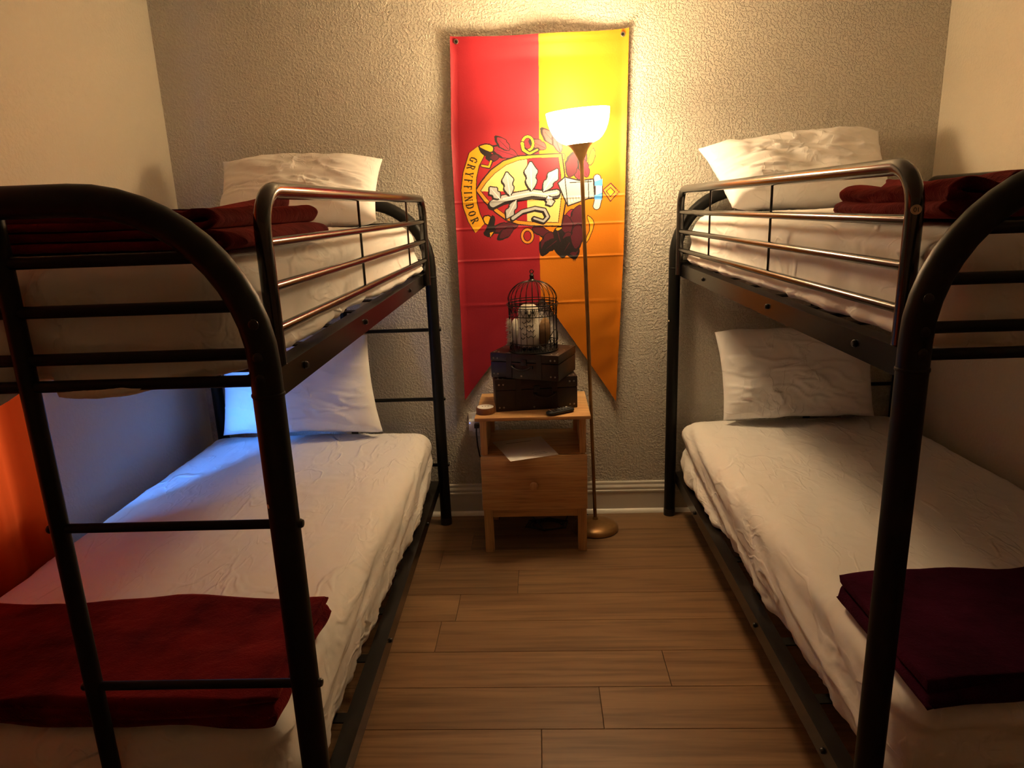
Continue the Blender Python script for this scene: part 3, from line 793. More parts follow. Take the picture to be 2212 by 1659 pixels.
BY = -0.020
def banner():
    root = thing('banner', (0.015, BY, 2.15), 'red and gold swallow-tailed banner with a shield crest, hung behind the lamp', 'banner')
    fx = np.arange(-0.342, 0.3601, 0.00135); gx = np.concatenate([np.linspace(-0.372, -0.344, 5), fx, np.linspace(0.366, 0.40, 6)])
    gx = (gx - gx[0]) / (gx[-1] - gx[0])
    gz = np.concatenate([np.linspace(0, 0.333, 36), np.linspace(0.333, 0.925, 440)[1:], np.linspace(0.925, 1.09, 15)[1:]])
    ztop = 2.152; apex = ztop - 1.09
    xl = lambda z: np.interp(z, [0.59, 1.24, 1.75, 2.152], [-0.362, -0.361, -0.360, -0.342])
    xr = lambda z: np.interp(z, [0.56, 1.22, 1.72, 2.152], [0.342, 0.373, 0.385, 0.393])
    n_up = len(gz); n_lo = 60
    XS = []; ZS = []
    for d in gz:
        z = ztop - d; a, b_ = float(xl(z)), float(xr(z)); f = gx
        XS.append(a + (b_ - a) * f); ZS.append(np.full(len(f), z))
    for k in range(1, n_lo + 1):
        f = gx
        a, b_ = float(xl(apex)), float(xr(apex)); x0 = a + (b_ - a) * f
        zb = np.where(x0 < 0.012, np.interp(x0, [-0.361, 0.012], [0.592, apex]), np.interp(x0, [0.012, 0.37], [apex, 0.560]))
        z = apex + (zb - apex) * k / n_lo
        aa = xl(z); bb = xr(z)
        XS.append(aa + (bb - aa) * f); ZS.append(z)
    Xg = np.array(XS); Zg = np.array(ZS); R_, C_ = Xg.shape
    X = Xg.ravel(); Z = Zg.ravel()
    P3 = np.stack([X * 3.0, Z * 3.0, X * 0], 1)
    dep = 0.007 * fbm(P3, 201, 2) + 0.006 * np.sin(X * 16 + 0.6 * np.sin(Z * 3)) * np.clip((Z - 0.55) / 1.6, 0.2, 1)
    dep += 0.0045 * fbm(np.stack([X * 7 - Z * 7, X * 4 + Z * 3, X * 0], 1), 205, 2) * np.clip((1.35 - Z) / 0.4, 0, 1)
    for zc in (1.375, 1.235, 1.035, 1.49):                       # packing creases
        dep += 0.0020 * np.exp(-((Z - zc - 0.01 * X) / 0.005) ** 2)
    edge = np.minimum(X - xl(Z), xr(Z) - X)
    dep += 0.010 * np.clip(1 - edge / 0.03, 0, 1) ** 2
    sag = np.clip((Z - 2.06) / 0.09, 0, 1); mid = 1 - ((X - 0.025) / 0.37) ** 2
    Z = Z - 0.010 * sag * np.clip(mid, 0, 1)
    dep += 0.022 * sag * np.clip(mid, 0, 1)
    hem = np.exp(-((Z - 2.125 + 0.008 * mid) / 0.0025) ** 2); dep -= 0.0015 * hem
    Y = BY - np.clip(dep, -0.012, 0.05)
    # print
    base = np.zeros((len(X), 3)); split = np.interp(Z, [0.9, 1.23, 2.15], [0.004, 0.005, 0.023])
    base[:] = RED; base[X > split] = YEL
    du = X + 0.3937314; dv = Z - 1.83195
    U = 2659.907 * du - 77.89 * dv; V = -101.494 * du - 2760.66 * dv
    p = Print(U, V, base)
    def leaf(x, y, ang, L, wd, col):
        ca, sa = math.cos(math.radians(ang)), math.sin(math.radians(ang))
        prof_ = [(0, 0), (.15, .30), (.30, .42), (.42, .36), (.50, .50), (.66, .40), (.76, .34), (1, .05), (.80, -.28), (.62, -.34), (.5, -.46), (.34, -.34), (.16, -.26)]
        P_ = [(x + L * (a * ca) - wd * b_ * sa, y + L * (a * sa) + wd * b_ * ca) for a, b_ in prof_]
        p.poly([(x + 1.12 * (q[0] - x) - 6, y + 1.12 * (q[1] - y) + 4) for q in P_], BK, 1)
        p.outlined(P_, col, BK, 9, 1)
        p.stroke([(x + L * .12 * ca, y + L * .12 * sa), (x + L * .8 * ca, y + L * .8 * sa)], 10, MARD, 3)
    # leaf mantling around the shield
    for a in ((860,420,198,330,150,MAR),(760,350,225,220,120,MAR),(640,420,170,120,90,MARD),(1180,330,205,210,130,(0.42,0.04,0.04)),(1300,300,228,260,130,(0.46,0.05,0.05)),(1340,380,250,230,110,(0.42,0.04,0.05)),
              (1420,560,300,220,150,MAR),(1500,600,-62,260,150,MAR),(1560,690,-100,330,170,MAR),(1440,660,-78,300,170,MARD),(1650,660,-110,260,130,MAR),
              (860,1210,168,330,140,MARD),(800,1230,140,230,120,MARD),(1010,1240,20,260,120,MARD),(1480,1010,88,330,210,MAR),(1580,960,100,360,200,MARD),(1400,1080,80,260,170,MARD),
              (1300,1230,75,360,190,BK),(1250,1280,110,300,170,MARD),(1420,1280,70,330,220,MARD),(1500,1340,120,260,200,BK),(1320,1380,140,220,140,BK),(1560,1180,95,330,170,MARD)):
        leaf(*a)
    for fl in (((1640,500),(1700,300),(1745,380),(1700,520)), ((1640,1080),(1720,1130),(1745,1210),(1660,1430),(1640,1380),(1700,1240)), ((1280,1240),(1390,1230),(1310,1290)), ((1320,390),(1395,380),(1380,480))):
        p.outlined(list(fl), GOLD, BK, 9, 1)
    # gold curls
    for cx, cy, sgn in ((965, 270, 1), (960, 1340, -1)):
        ring = [(cx + 62 * math.cos(a), cy + 78 * math.sin(a)) for a in [2 * PI * k / 20 for k in range(21)]]
        p.stroke(ring, 44, BK); p.stroke(ring, 24, GOLD if sgn > 0 else BRZ)
        tail = [(cx - 62, cy), (cx - 50, cy + 70 * sgn), (cx + 20, cy + 115 * sgn), (cx + 110, cy + 70 * sgn)]
        if sgn > 0: p.stroke(tail, 56, BK); p.stroke(tail, 36, GOLD, 16)
    # shield: bronze rim, quartered red and cream
    sh = [(372,805),(440,700),(545,575),(690,470),(850,418),(1010,405),(1345,393),(1378,600),(1405,880),(1352,1215),(1010,1210),(850,1195),(720,1150),(590,1055),(465,930)]
    c0 = (930, 805)
    p.poly([(c0[0] + 1.035 * (a - c0[0]), c0[1] + 1.04 * (b_ - c0[1])) for a, b_ in sh], BK)
    p.poly(sh, BRZ)
    inn = [(425,808),(490,715),(590,610),(720,515),(860,462),(1010,440),(1310,430),(1340,620),(1352,860),(1318,1175),(1010,1168),(850,1152),(740,1110),(620,1020),(510,915)]
    p.poly([(c0[0] + 1.02 * (a - c0[0]), c0[1] + 1.02 * (b_ - c0[1])) for a, b_ in inn], BK)
    ins = p._in(inn); top = V[ins] < 815; lef = U[ins] < 958
    p.c[ins] = RED; p.c[ins[(top & lef) | (~top & ~lef)]] = CREAM
    # charge: a plain silver leafy branch
    def branch(pts, w0, w1): p.stroke(pts, w0 + 34, BK, w1 + 30)
    def sleaf(x, y, ang, L, wd):
        ca, sa = math.cos(math.radians(ang)), math.sin(math.radians(ang))
        pr_ = [(0, -.12), (.3, -.45), (.42, -.28), (.62, -.52), (.75, -.30), (1, 0), (.75, .30), (.62, .52), (.42, .28), (.3, .45), (0, .12)]
        P_ = [(x + L * a * ca - wd * b_ * sa, y + L * a * sa + wd * b_ * ca) for a, b_ in pr_]
        p.poly([(q[0] - 12, q[1] + 14) for q in P_], BK, 1); p.outlined(P_, GRY, BK, 13, 1)
        p.stroke([(x, y), (x + L * .8 * ca, y + L * .8 * sa)], 12, LGT, 4)
    stem = [(560, 960), (680, 900), (860, 860), (1020, 830), (1180, 850), (1300, 830)]
    p.stroke([(a - 10, b_ + 22) for a, b_ in stem], 110, BK); p.stroke(stem, 98, BK); p.stroke(stem, 78, GRY, 64)
    for a in ((760,860,-98,290,150),(1010,800,-92,350,170),(1150,810,-58,320,150),(640,900,-130,190,130),(830,920,118,260,120),(1200,870,70,130,120)): sleaf(*a)
    tail = [(790, 1130), (900, 1050), (1050, 1010), (1160, 1030), (1200, 1110), (1150, 1165), (1040, 1130)]
    p.stroke([(a - 8, b_ + 12) for a, b_ in tail], 62, BK); p.stroke(tail, 56, BK); p.stroke(tail, 36, GRY, 22)
    p.stroke(stem[1:], 14, LGT)
    # plain grey block with a rounded face, striped roll and gold finial at the far end
    p.outlined([(1310,720),(1390,650),(1560,690),(1720,672),(1740,890),(1660,900),(1430,985),(1370,860)], GRY, BK, 16)
    for l in (((1390,650),(1430,985)), ((1450,715),(1700,700)), ((1660,690),(1670,900))): p.stroke(list(l), 10, BK)
    for k in range(5): p.stroke([(1440 + 32 * k, 905 - 10 * k), (1446 + 32 * k, 945 - 12 * k)], 12, LGT)
    roll = [(1762, 660), (1785, 760), (1785, 880), (1762, 985)]
    p.stroke(roll, 92, BK); p.stroke(roll, 72, WHT)
    for y in (690, 850): p.poly([(1735, y + 60), (1735, y + 10), (1822, y - 20), (1822, y + 60)], BLU)
    p.outlined([(1830,800),(1920,720),(2015,820),(1920,930)], BRZ, MARD, 12); p.outlined([(1870,815),(1920,770),(1968,820),(1920,875)], GOLD, MARD, 10)
    # ribbon with its lettering
    rb_o = [(395,305),(300,375),(225,600),(197,800),(215,1000),(270,1170),(350,1305)]
    rb_i = [(455,1195),(405,1080),(372,950),(365,800),(372,660),(405,520),(470,400)]
    p.poly([(c[0] - 10, c[1]) for c in rb_o] + [(c[0] + 10, c[1]) for c in rb_i], BK); p.poly(rb_o + rb_i, GOLD)
    for pts in ([(390,300),(510,268),(585,310),(560,380),(460,340)], ):
        p.outlined(pts, GOLD, BK, 14, 1)
    p.poly([(395,305),(470,345),(560,375),(545,430),(440,400)], BK, 1)
    p.stroke([(440,520),(520,540),(552,470),(500,430)], 40, BK); p.stroke([(440,520),(520,535),(545,470)], 20, GOLD)
    p.outlined([(430,1110),(530,1090),(545,1190),(470,1215)], GOLD, BK, 14, 1)
    p.poly([(540,1080),(590,1120),(570,1230),(600,1280),(520,1370),(430,1320),(480,1250)], BK, 1); p.outlined([(515,1300),(570,1285),(520,1365)], GOLD, BK, 8)
    word = 'GRYFFINDOR'; adv = [1.02, .98, .98, .84, .84, .56, 1.02, 1.0, 1.04, .98]; tot = sum(adv)
    cxx, cyy, Rr = 1157.0, 806.0, 884.0; a0 = math.radians(26.2); cur = 0
    for ch, ad in zip(word, adv):
        f = (cur + ad / 2) / tot; cur += ad
        th = PI - a0 + 0.0 + 0 * f; th = PI + a0 - 2 * a0 * f
        bx, by = cxx + Rr * math.cos(th), cyy + Rr * math.sin(th)
        upx, upy = -math.cos(th), -math.sin(th)              # letter tops towards the shield
        rx, ry = math.sin(th), -math.cos(th)                # reading direction, down the ribbon
        H = 84.0; Wd = 55.0 * min(1, ad + .02)
        for x0, y0, x1, y1, sw in GLY[ch]:
            def mp_(gx_, gy_): return (bx + rx * (gx_ - .5) * Wd + upx * (gy_ - .5) * H, by + ry * (gx_ - .5) * Wd + upy * (gy_ - .5) * H)
            p.stroke([mp_(x0, y0), mp_(x1, y1)], sw * 70 + 2, BK)
    idx = np.arange(R_ * C_).reshape(R_, C_)
    faces = np.stack([idx[:-1, :-1], idx[1:, :-1], idx[1:, 1:], idx[:-1, 1:]], -1).reshape(-1, 4)
    me = bpy.data.meshes.new('printed_cloth')
    org = Vector(root.location); co = np.stack([X - org.x, Y - org.y, Z - org.z], 1).astype(np.float32)
    me.vertices.add(len(co)); me.vertices.foreach_set('co', co.ravel())
    nF = len(faces); me.loops.add(nF * 4); me.polygons.add(nF)
    me.loops.foreach_set('vertex_index', faces.ravel().astype(np.int32))
    me.polygons.foreach_set('loop_start', np.arange(0, nF * 4, 4, dtype=np.int32))
    me.update(calc_edges=True); me.validate()
    me.polygons.foreach_set('use_smooth', [True] * nF)
    ca = me.color_attributes.new('print', 'FLOAT_COLOR', 'POINT')
    ca.data.foreach_set('color', np.concatenate([p.c, np.ones((len(X), 1))], 1).astype(np.float32).ravel())
    M_ = mat('printed_satin', (0.5, 0.1, 0.1), 0.55, spec=0.35)
    at = nd(M_, 'ShaderNodeAttribute'); at.attribute_name = 'print'; lk(M_, at.outputs['Color'], bsdf(M_).inputs['Base Color'])
    bump_noise(M_, 330, 0.25, 0.0008, 2, scl=(1, 1, .35)); bump_noise(M_, 330, 0.25, 0.0008, 2, scl=(.35, 1, 1))
    me.materials.append(M_)
    o = bpy.data.objects.new('printed_cloth', me); COL.objects.link(o); o.parent = root
    for gx_, gz_ in ((-0.318, 2.131), (0.368, 2.129)):
        g_ = MB().tube([(gx_ + 0.0075 * math.cos(a), BY - 0.020 if False else -0.029, gz_ + 0.0075 * math.sin(a)) for a in [2 * PI * k / 16 for k in range(16)]], 0.0028, 8, closed=True).build('grommet', RIVET, root)
        M2 = Matrix.Translation((gx_, -0.012, gz_)) @ Matrix.Rotation(PI / 2, 4, 'X')
        MB().lathe([(0.002, -0.010), (0.002, 0.019), (0.0052, 0.0195), (0.0045, 0.0215), (0.001, 0.0225)], 12, M2).build('nail', BOLT, g_)
banner()

# ------------------------------------------------------------------ floor lamp
def lamp():
    root = thing('floor_lamp', (0.23, -0.185, 0), 'lit brass floor lamp with a white glass bowl shade, beside the pine nightstand', 'floor lamp')
    Mb = Matrix.Translation((0.23, -0.185, 0))
    MB().lathe([(0.100, 0.0), (0.106, 0.004), (0.106, 0.012), (0.101, 0.020), (0.088, 0.030), (0.062, 0.039), (0.030, 0.0455), (0.014, 0.049), (0.012, 0.056), (0.0085, 0.06)], 48, Mb).build('base', BRASS, root)
    p0 = Vector((0.230, -0.185, 0.05)); p1 = Vector((0.1790, -0.270, 1.622))
    MB().tube([p0, p0.lerp(p1, .5), p1], 0.0080, 14).build('pole', BRASS, root)
    for f in (0.34, 0.67):
        c = p0.lerp(p1, f); MB().tube([c - Vector((0, 0, .006)), c + Vector((0, 0, .006))], 0.0086, 14).build('pole_joint', BRASS, root)
    Mc = Matrix.Translation((0.1790, -0.270, 1.618)) @ Matrix.Rotation(math.radians(-4.0), 4, 'Y') @ Matrix.Rotation(math.radians(2.0), 4, 'X') @ Matrix.Scale(0.972, 4)
    MB().lathe([(0.0095, 0), (0.0100, 0.008), (0.013, 0.016), (0.020, 0.030), (0.030, 0.050), (0.040, 0.064), (0.050, 0.073), (0.053, 0.0755)], 40, Mc).build('shade_holder', BRASS, root)
    Ms = Mc @ Matrix.Translation((0, 0, 0.074))
    outp = [(0.030, 0.0), (0.055, 0.002), (0.075, 0.010), (0.092, 0.024), (0.106, 0.044), (0.116, 0.066), (0.1225, 0.090), (0.126, 0.112), (0.1275, 0.127)]
    inp = [(0.1245, 0.127), (0.1195, 0.090), (0.113, 0.067), (0.103, 0.046), (0.089, 0.027), (0.073, 0.0135), (0.055, 0.006), (0.030, 0.004)]
    MB().lathe(outp + inp, 48, Ms, True, True).build('shade', SHADE, root)
    Mbu = Ms @ Matrix.Translation((0, 0, 0.010))
    bu = MB().lathe([(0.013, 0), (0.013, 0.018), (0.020, 0.030), (0.029, 0.050), (0.031, 0.064), (0.027, 0.080), (0.016, 0.092), (0.004, 0.097)], 20, Mbu).build('bulb', BULB, root)
lamp()

# ------------------------------------------------------------------ nightstand
NX, NY = -0.0431, -0.4174
def nightstand():
    root = thing('nightstand', (NX, NY + 0.19, 0), 'pine nightstand with an open shelf and one round-knobbed drawer', 'nightstand')
    def X(a): return NX + a
    Y0 = NY
    MB().bbox((X(-.24), Y0, 0.605), (X(.24), Y0 + .39, 0.62), 0.0025).build('top', PINE_X, root)
    for sx in (-1, 1):
        a, b_ = sorted((sx * 0.218, sx * 0.200))
        MB().bbox((X(a), Y0 + .045, 0.175), (X(b_), Y0 + .375, 0.605), 0.002).build('side_panel', PINE_Z, root)
        for yy in (Y0 + .02, Y0 + .34):
            lo, hi = sorted((sx * 0.221, sx * 0.183))
            MB().bbox((X(lo), yy, 0.0), (X(hi), yy + .030, 0.605 if yy < Y0 + .1 else 0.605), 0.002).build('leg', PINE_Z, root) if yy > Y0 + .1 else \
                (MB().bbox((X(lo), yy, 0.0), (X(hi), yy + .032, 0.205), 0.002).build('leg', PINE_Z, root),
                 MB().bbox((X(sx * .221 if sx < 0 else .193), yy, 0.452), (X(-.193 if sx < 0 else .221), yy + .026, 0.605), 0.002).build('upright', PINE_Z, root))
    MB().bbox((X(-.2), Y0 + .045, 0.434), (X(.2), Y0 + .372, 0.446), 0.0015).build('shelf', PINE_X, root)
    MB().bbox((X(-.2), Y0 + .360, 0.18), (X(.2), Y0 + .372, 0.43), 0.0015).build('back_panel', PINE_X, root)
    MB().bbox((X(-.183), Y0 + .026, 0.163), (X(.183), Y0 + .044, 0.207), 0.002).build('apron', PINE_X, root)
    dr = MB().bbox((X(-.2235), Y0 + .000, 0.207), (X(.2235), Y0 + .019, 0.449), 0.003).build('drawer', PINE_X, root)
    MB().bbox((X(-.19), Y0 + .02, 0.215), (X(.19), Y0 + .34, 0.40), 0.002).build('drawer_box', PINE_X, dr)
    Mk = Matrix.Translation((X(-.002), Y0 + .001, 0.322)) @ Matrix.Rotation(PI / 2, 4, 'X')
    MB().lathe([(0.008, 0), (0.008, 0.008), (0.012, 0.012), (0.0172, 0.015), (0.0178, 0.020), (0.015, 0.024), (0.006, 0.0265)], 24, Mk).build('knob', PINE_Z, dr)
nightstand()

# ------------------------------------------------------------------ stacked suitcases
def suitcase(c, ang, wd, dp, z0, h, label, handle_off):
    root = thing('suitcase', (c[0], c[1], z0), label, 'suitcase', 'stacked dark suitcases')
    Mt = Matrix.Translation((c[0], c[1], z0)) @ Matrix.Rotation(ang, 4, 'Z')
    sp_ = h * 0.66
    MB().bbox((-wd / 2 + .001, -dp / 2 + .001, 0), (wd / 2 - .001, dp / 2 - .001, sp_ - .001), 0.003, Mt).build('body', LEATHER, root)
    lid = MB().bbox((-wd / 2, -dp / 2, sp_ + .001), (wd / 2, dp / 2, h), 0.003, Mt).build('lid', LEATHER, root)
    for sx in (-1, 1):
        a = sx * wd * 0.22
        st_ = MB(); st_.box((a - .012, -dp / 2 - .0018, 0.004), (a + .012, -dp / 2 + .001, h), Mt); st_.box((a - .012, -dp / 2 - .0018, h - .001), (a + .012, dp / 2 + .001, h + .0012), Mt)
        st_.build('strap', LEATHERD, root, smooth=0)
    # metal studs along the edges
    def stud(p, n_):
        z = (Mt.to_3x3() @ Vector(n_)).normalized(); Mr = z.to_track_quat('Z', 'Y').to_matrix().to_4x4(); Mr.translation = Mt @ Vector(p)
        MB().lathe([(0.0042, 0), (0.0038, 0.0012), (0.002, 0.0022)], 10, Mr).build('stud', RIVET, root)
    for sx in (-1, 1):
        for zz in (0.018, h - 0.022):
            stud((sx * (wd / 2 - .016), -dp / 2, zz), (0, -1, 0)); stud((sx * (wd / 2 - .034), -dp / 2, zz), (0, -1, 0))
        for yy in (-dp / 2 + .016, -dp / 2 + .034, dp / 2 - .034, dp / 2 - .016, 0):
            stud((sx * (wd / 2 - .014), yy, h), (0, 0, 1))
        stud((sx * (wd / 2 - .034), -dp / 2 + .014, h), (0, 0, 1))
    stud((-0.012, -dp / 2, 0.014), (0, -1, 0))
    hp = [(handle_off + 0.042 * t_, -dp / 2 - 0.010 - 0.006 * (1 - t_ * t_), h * .50 - 0.014 * (1 - t_ * t_)) for t_ in np.linspace(-1, 1, 9)]
    MB().tube([Mt @ Vector(q_) for q_ in hp], 0.0042, 8).build('handle', LEATHERD, root)
    for t_ in (-1, 1):
        MB().box((handle_off + t_ * .042 - .008, -dp / 2 - .010, h * .50 - .006), (handle_off + t_ * .042 + .008, -dp / 2 + .001, h * .50 + .006), Mt).build('handle_mount', BOLT, root, smooth=0)
    MB().bbox((-.013, -dp / 2 - .004, sp_ - .012), (.013, -dp / 2 + .001, sp_ + .014), 0.0012, Mt).build('latch', BOLT, root)
suitcase((-0.036, -0.202), math.radians(6.6), 0.350, 0.225, 0.62, 0.140, 'dark brown suitcase standing directly on the nightstand', 0.035)
suitcase((-0.033, -0.240), math.radians(-21.0), 0.305, 0.225, 0.7625, 0.108, 'smaller dark brown suitcase stacked beneath the birdcage', -0.01)

# ------------------------------------------------------------------ birdcage
CX, CY, CZ = -0.031, -0.258, 0.8722
def birdcage():
    root = thing('birdcage', (CX, CY, CZ), 'black wire birdcage with a domed top and heart bands, on the suitcases', 'birdcage')
    T0 = Matrix.Translation((CX, CY, CZ)); r = 0.100; zb, z1_, z2_ = 0.037, 0.150, 0.196
    MB().lathe([(0.0, 0), (r + .004, 0), (r + .005, 0.003), (r + .003, 0.006), (0.0, 0.006)], 40, T0, False, False).build('base', CAGE, root)
    def ring(z, rad, t_, nm='band_ring'):
        MB().tube([(CX + rad * math.cos(a), CY + rad * math.sin(a), CZ + z) for a in [2 * PI * k / 48 for k in range(48)]], t_, 8, closed=True).build(nm, CAGE, root)
    ring(zb, r + .001, 0.0018); ring(z1_, r + .001, 0.0018); ring(z2_, r + .007, 0.0026); ring(z2_ - 0.010, r + .004, 0.0015); ring(z2_ + .012, r - .001, 0.0018)
    N = 24
    for k in range(N):
        a = 2 * PI * k / N; ca, sa = math.cos(a), math.sin(a)
        pts = [(r, z) for z in (0.005, 0.08, 0.15, 0.205)] + [(r * math.cos(t_) ** .9 + .004, 0.205 + 0.085 * math.sin(t_)) for t_ in np.linspace(0.18, PI / 2 - .02, 9)]
        MB().tube([(CX + q_ * ca, CY + q_ * sa, CZ + z) for q_, z in pts], 0.0013, 6).build('bar', CAGE, root)
    def heart(a, z0, h):
        # two scrolls meeting in a point, bent around the cage
        wd = 2 * PI / N * 0.46
        for sg_ in (-1, 1):
            P_ = [(0, 0), (.45, .30), (.80, .58), (.95, .82), (.72, 1.0), (.42, .92), (.34, .70), (.50, .60), (.60, .72)]
            yield [(CX + (r + .001) * math.cos(a + sg_ * wd * q_[0]), CY + (r + .001) * math.sin(a + sg_ * wd * q_[0]), CZ + z0 + h * q_[1]) for q_ in P_]
    for k in range(N):
        a = 2 * PI * (k + .5) / N
        for z0, h in ((z1_ + .001, 0.036), (0.006, 0.028)):
            q_ = MB()
            for P_ in heart(a, z0, h): q_.tube(P_, 0.0011, 5, caps=False)
            q_.build('heart_scroll', CAGE, root)
    MB().lathe([(0.014, 0.286), (0.016, 0.289), (0.014, 0.294), (0.009, 0.297), (0.0085, 0.308), (0.010, 0.312), (0.006, 0.317), (0.004, 0.321)], 20, T0).build('finial', CAGE, root)
    MB().tube([(CX + .0075 * math.cos(t_), CY, CZ + .327 + .0075 * math.sin(t_)) for t_ in [2 * PI * k / 16 for k in range(16)]], 0.0018, 8, closed=True).build('hanging_ring', CAGE, root)
    for k in range(12):     # little arched gate at the aisle side
        pass
    gate = [(CX + (r + .003) * math.cos(t_), CY + (r + .003) * math.sin(t_), CZ + .036 + .055 * max(0, 1 - ((t_ + .45) / .55) ** 2)) for t_ in np.linspace(-1.0, 0.1, 13)]
    MB().tube(gate, 0.0016, 6).build('gate_arch', CAGE, root)
birdcage()

def owl():
    ox, oy, oz = CX - 0.018, CY + 0.004, CZ + 0.0075
    root = thing('owl_toy', (ox, oy, oz), 'white plush owl with dark flecks sitting inside the black birdcage', 'toy')
    T0 = Matrix.Translation((ox, oy, oz))
    body = MB().lathe([(0.030, 0), (0.052, 0.012), (0.060, 0.040), (0.058, 0.075), (0.052, 0.105), (0.046, 0.125), (0.044, 0.138), (0.044, 0.152), (0.040, 0.168), (0.030, 0.180), (0.014, 0.187), (0.002, 0.189)], 32, T0).build('body', PLUSH, root)
    # facial discs, eyes, beak
    for sx in (-1, 1):
        M_ = Matrix.Translation((ox + .005 + sx * .016, oy - .0415, oz + .155)) @ Matrix.Rotation(PI / 2 + .1, 4, 'X') @ Matrix.Rotation(sx * .3, 4, 'Y')
        MB().lathe([(0.016, 0), (0.015, 0.003), (0.009, 0.0045), (0.001, 0.005)], 18, M_).build('eye_patch', PLUSH, root)
        MB().ball((ox + .005 + sx * .0145, oy - .0465, oz + .155), 0.0055, 12).build('eye', DARKFLUFF, root)
    MB().lathe([(0.0042, 0), (0.0036, 0.006), (0.0008, 0.011)], 10, Matrix.Translation((ox + .004, oy - .044, oz + .146)) @ Matrix.Rotation(PI * .8, 4, 'X')).build('beak', DARKFLUFF, root)
    # chevron flecks on the breast
    rs = [(0.060, 0.040), (0.058, 0.075), (0.052, 0.105), (0.046, 0.125)]
    for a, z in ((-1.57, .118), (-1.75, .098), (-1.35, .100), (-1.95, .112), (-1.55, .080), (-1.85, .066), (-1.30, .078), (-2.15, .088), (-1.6, .055), (-1.25, .055), (-2.0, .048)):
        rr_ = float(np.interp(z, [q_[1] for q_ in rs], [q_[0] for q_ in rs])) + .0008
        pts = [(ox + rr_ * math.cos(a + d), oy + rr_ * math.sin(a + d), oz + z + abs(d) * .055 - .003) for d in (-.16, -.09, 0, .09, .16)]
        MB().tube(pts, 0.0016, 5).build('fleck', DARKFLUFF, root)
    # brown wing on one side, shaggy pale wing on the other
    Mw = Matrix.Translation((ox + .064, oy - .022, oz + .068)) @ Matrix.Rotation(.10, 4, 'Y')
    MB().ball((0, 0, 0), 0.055, 18, (.46, .62, 1.15), Mw).build('wing', PLUSHTAN, root)['label'] = 'smooth brown wing'
    Mw = Matrix.Translation((ox - .056, oy - .010, oz + .068))
    w2 = MB().ball((0, 0, 0), 0.05, 18, (.42, .66, 1.2), Mw).build('wing', PLUSH, root); w2['label'] = 'shaggy pale wing'
    rnd = random.Random(4); fl = MB()
    for _ in range(240):
        z = rnd.uniform(.02, .125); a = rnd.uniform(2.5, 4.3)
        b0 = Vector((ox - .060 + .016 * math.cos(a), oy - .01 + .030 * math.sin(a), oz + z)); d = Vector((math.cos(a) * .8 - .3, math.sin(a) * .7, rnd.uniform(-.7, .5))).normalized()
        L_ = rnd.uniform(.012, .026); fl.tube([b0, b0 + d * L_ * .6 + Vector((0, 0, -.001)), b0 + d * L_ + Vector((0, 0, -.004))], 0.0012, 3, rr=[.0013, .001, .0002])
    f_ = fl.build('fluff', PLUSH, w2); f_['kind'] = 'stuff'
    for a, z in ((3.2, .05), (3.6, .075), (3.0, .09), (3.4, .028)):
        MB().ball((ox - .055 + .016 * math.cos(a), oy - .012 + .032 * math.sin(a), oz + z), 0.006, 8, (1, 1, .6)).build('fleck', DARKFLUFF, root)
owl()

# ------------------------------------------------------------------ small things on and around the nightstand
def puck():
    c = (-0.2415, -0.338, 0.62)
    root = thing('speaker', c, 'round wood-banded speaker with a white top and three dots, on the nightstand', 'speaker')
    T0 = Matrix.Translation(c)
    MB().lathe([(0.038, 0), (0.040, 0.002), (0.040, 0.024), (0.038, 0.0265), (0.035, 0.0265)], 40, T0).build('band', WALNUT, root)
    MB().lathe([(0.035, 0.0262), (0.0345, 0.0275), (0.02, 0.0285), (0.001, 0.0288)], 40, T0).build('top_cover', WHITECLOTH, root)
    for k in (-1, 0, 1):
        MB().lathe([(0.0024, 0.0284), (0.002, 0.0296)], 10, Matrix.Translation((c[0] + k * .012, c[1] - .002 + .001 * k, c[2]))).build('dot', BLACKPL, root)
puck()

def remote():
    a0_ = Vector((0.022, -0.404, 0.6205)); a1_ = Vector((0.125, -0.343, 0.6205)); ang = math.atan2(a1_.y - a0_.y, a1_.x - a0_.x); L_ = (a1_ - a0_).length
    root = thing('remote_control', a0_.lerp(a1_, .5), 'black remote control lying on the nightstand in front of the suitcases', 'remote')
    Mt = Matrix.Translation(a0_.lerp(a1_, .5)) @ Matrix.Rotation(ang, 4, 'Z')
    V_, N_, F_ = rounded_lattice(L_ + .01, 0.040, 0.019, 0.017, 0.008, 0.004)
    V_[:, 2] += 0.0095; V_[:, 1] *= 1 - 0.12 * (V_[:, 0] / L_)
    MB().add([Mt @ Vector(q_) for q_ in V_.tolist()], F_).build('body', BLACKPL, root, smooth=60)
    for i in range(7):
        for j in (-1, 0, 1):
            if i == 2 and j == 0: continue
            MB().bbox((-L_ / 2 + .012 + i * .014 - .0042, j * .0105 - .0032, .0185), (-L_ / 2 + .012 + i * .014 + .0042, j * .0105 + .0032, .0205), .0006, Mt).build('button', WHITEPL if (i == 6 and j == 1) else GREYPL, root)
remote()

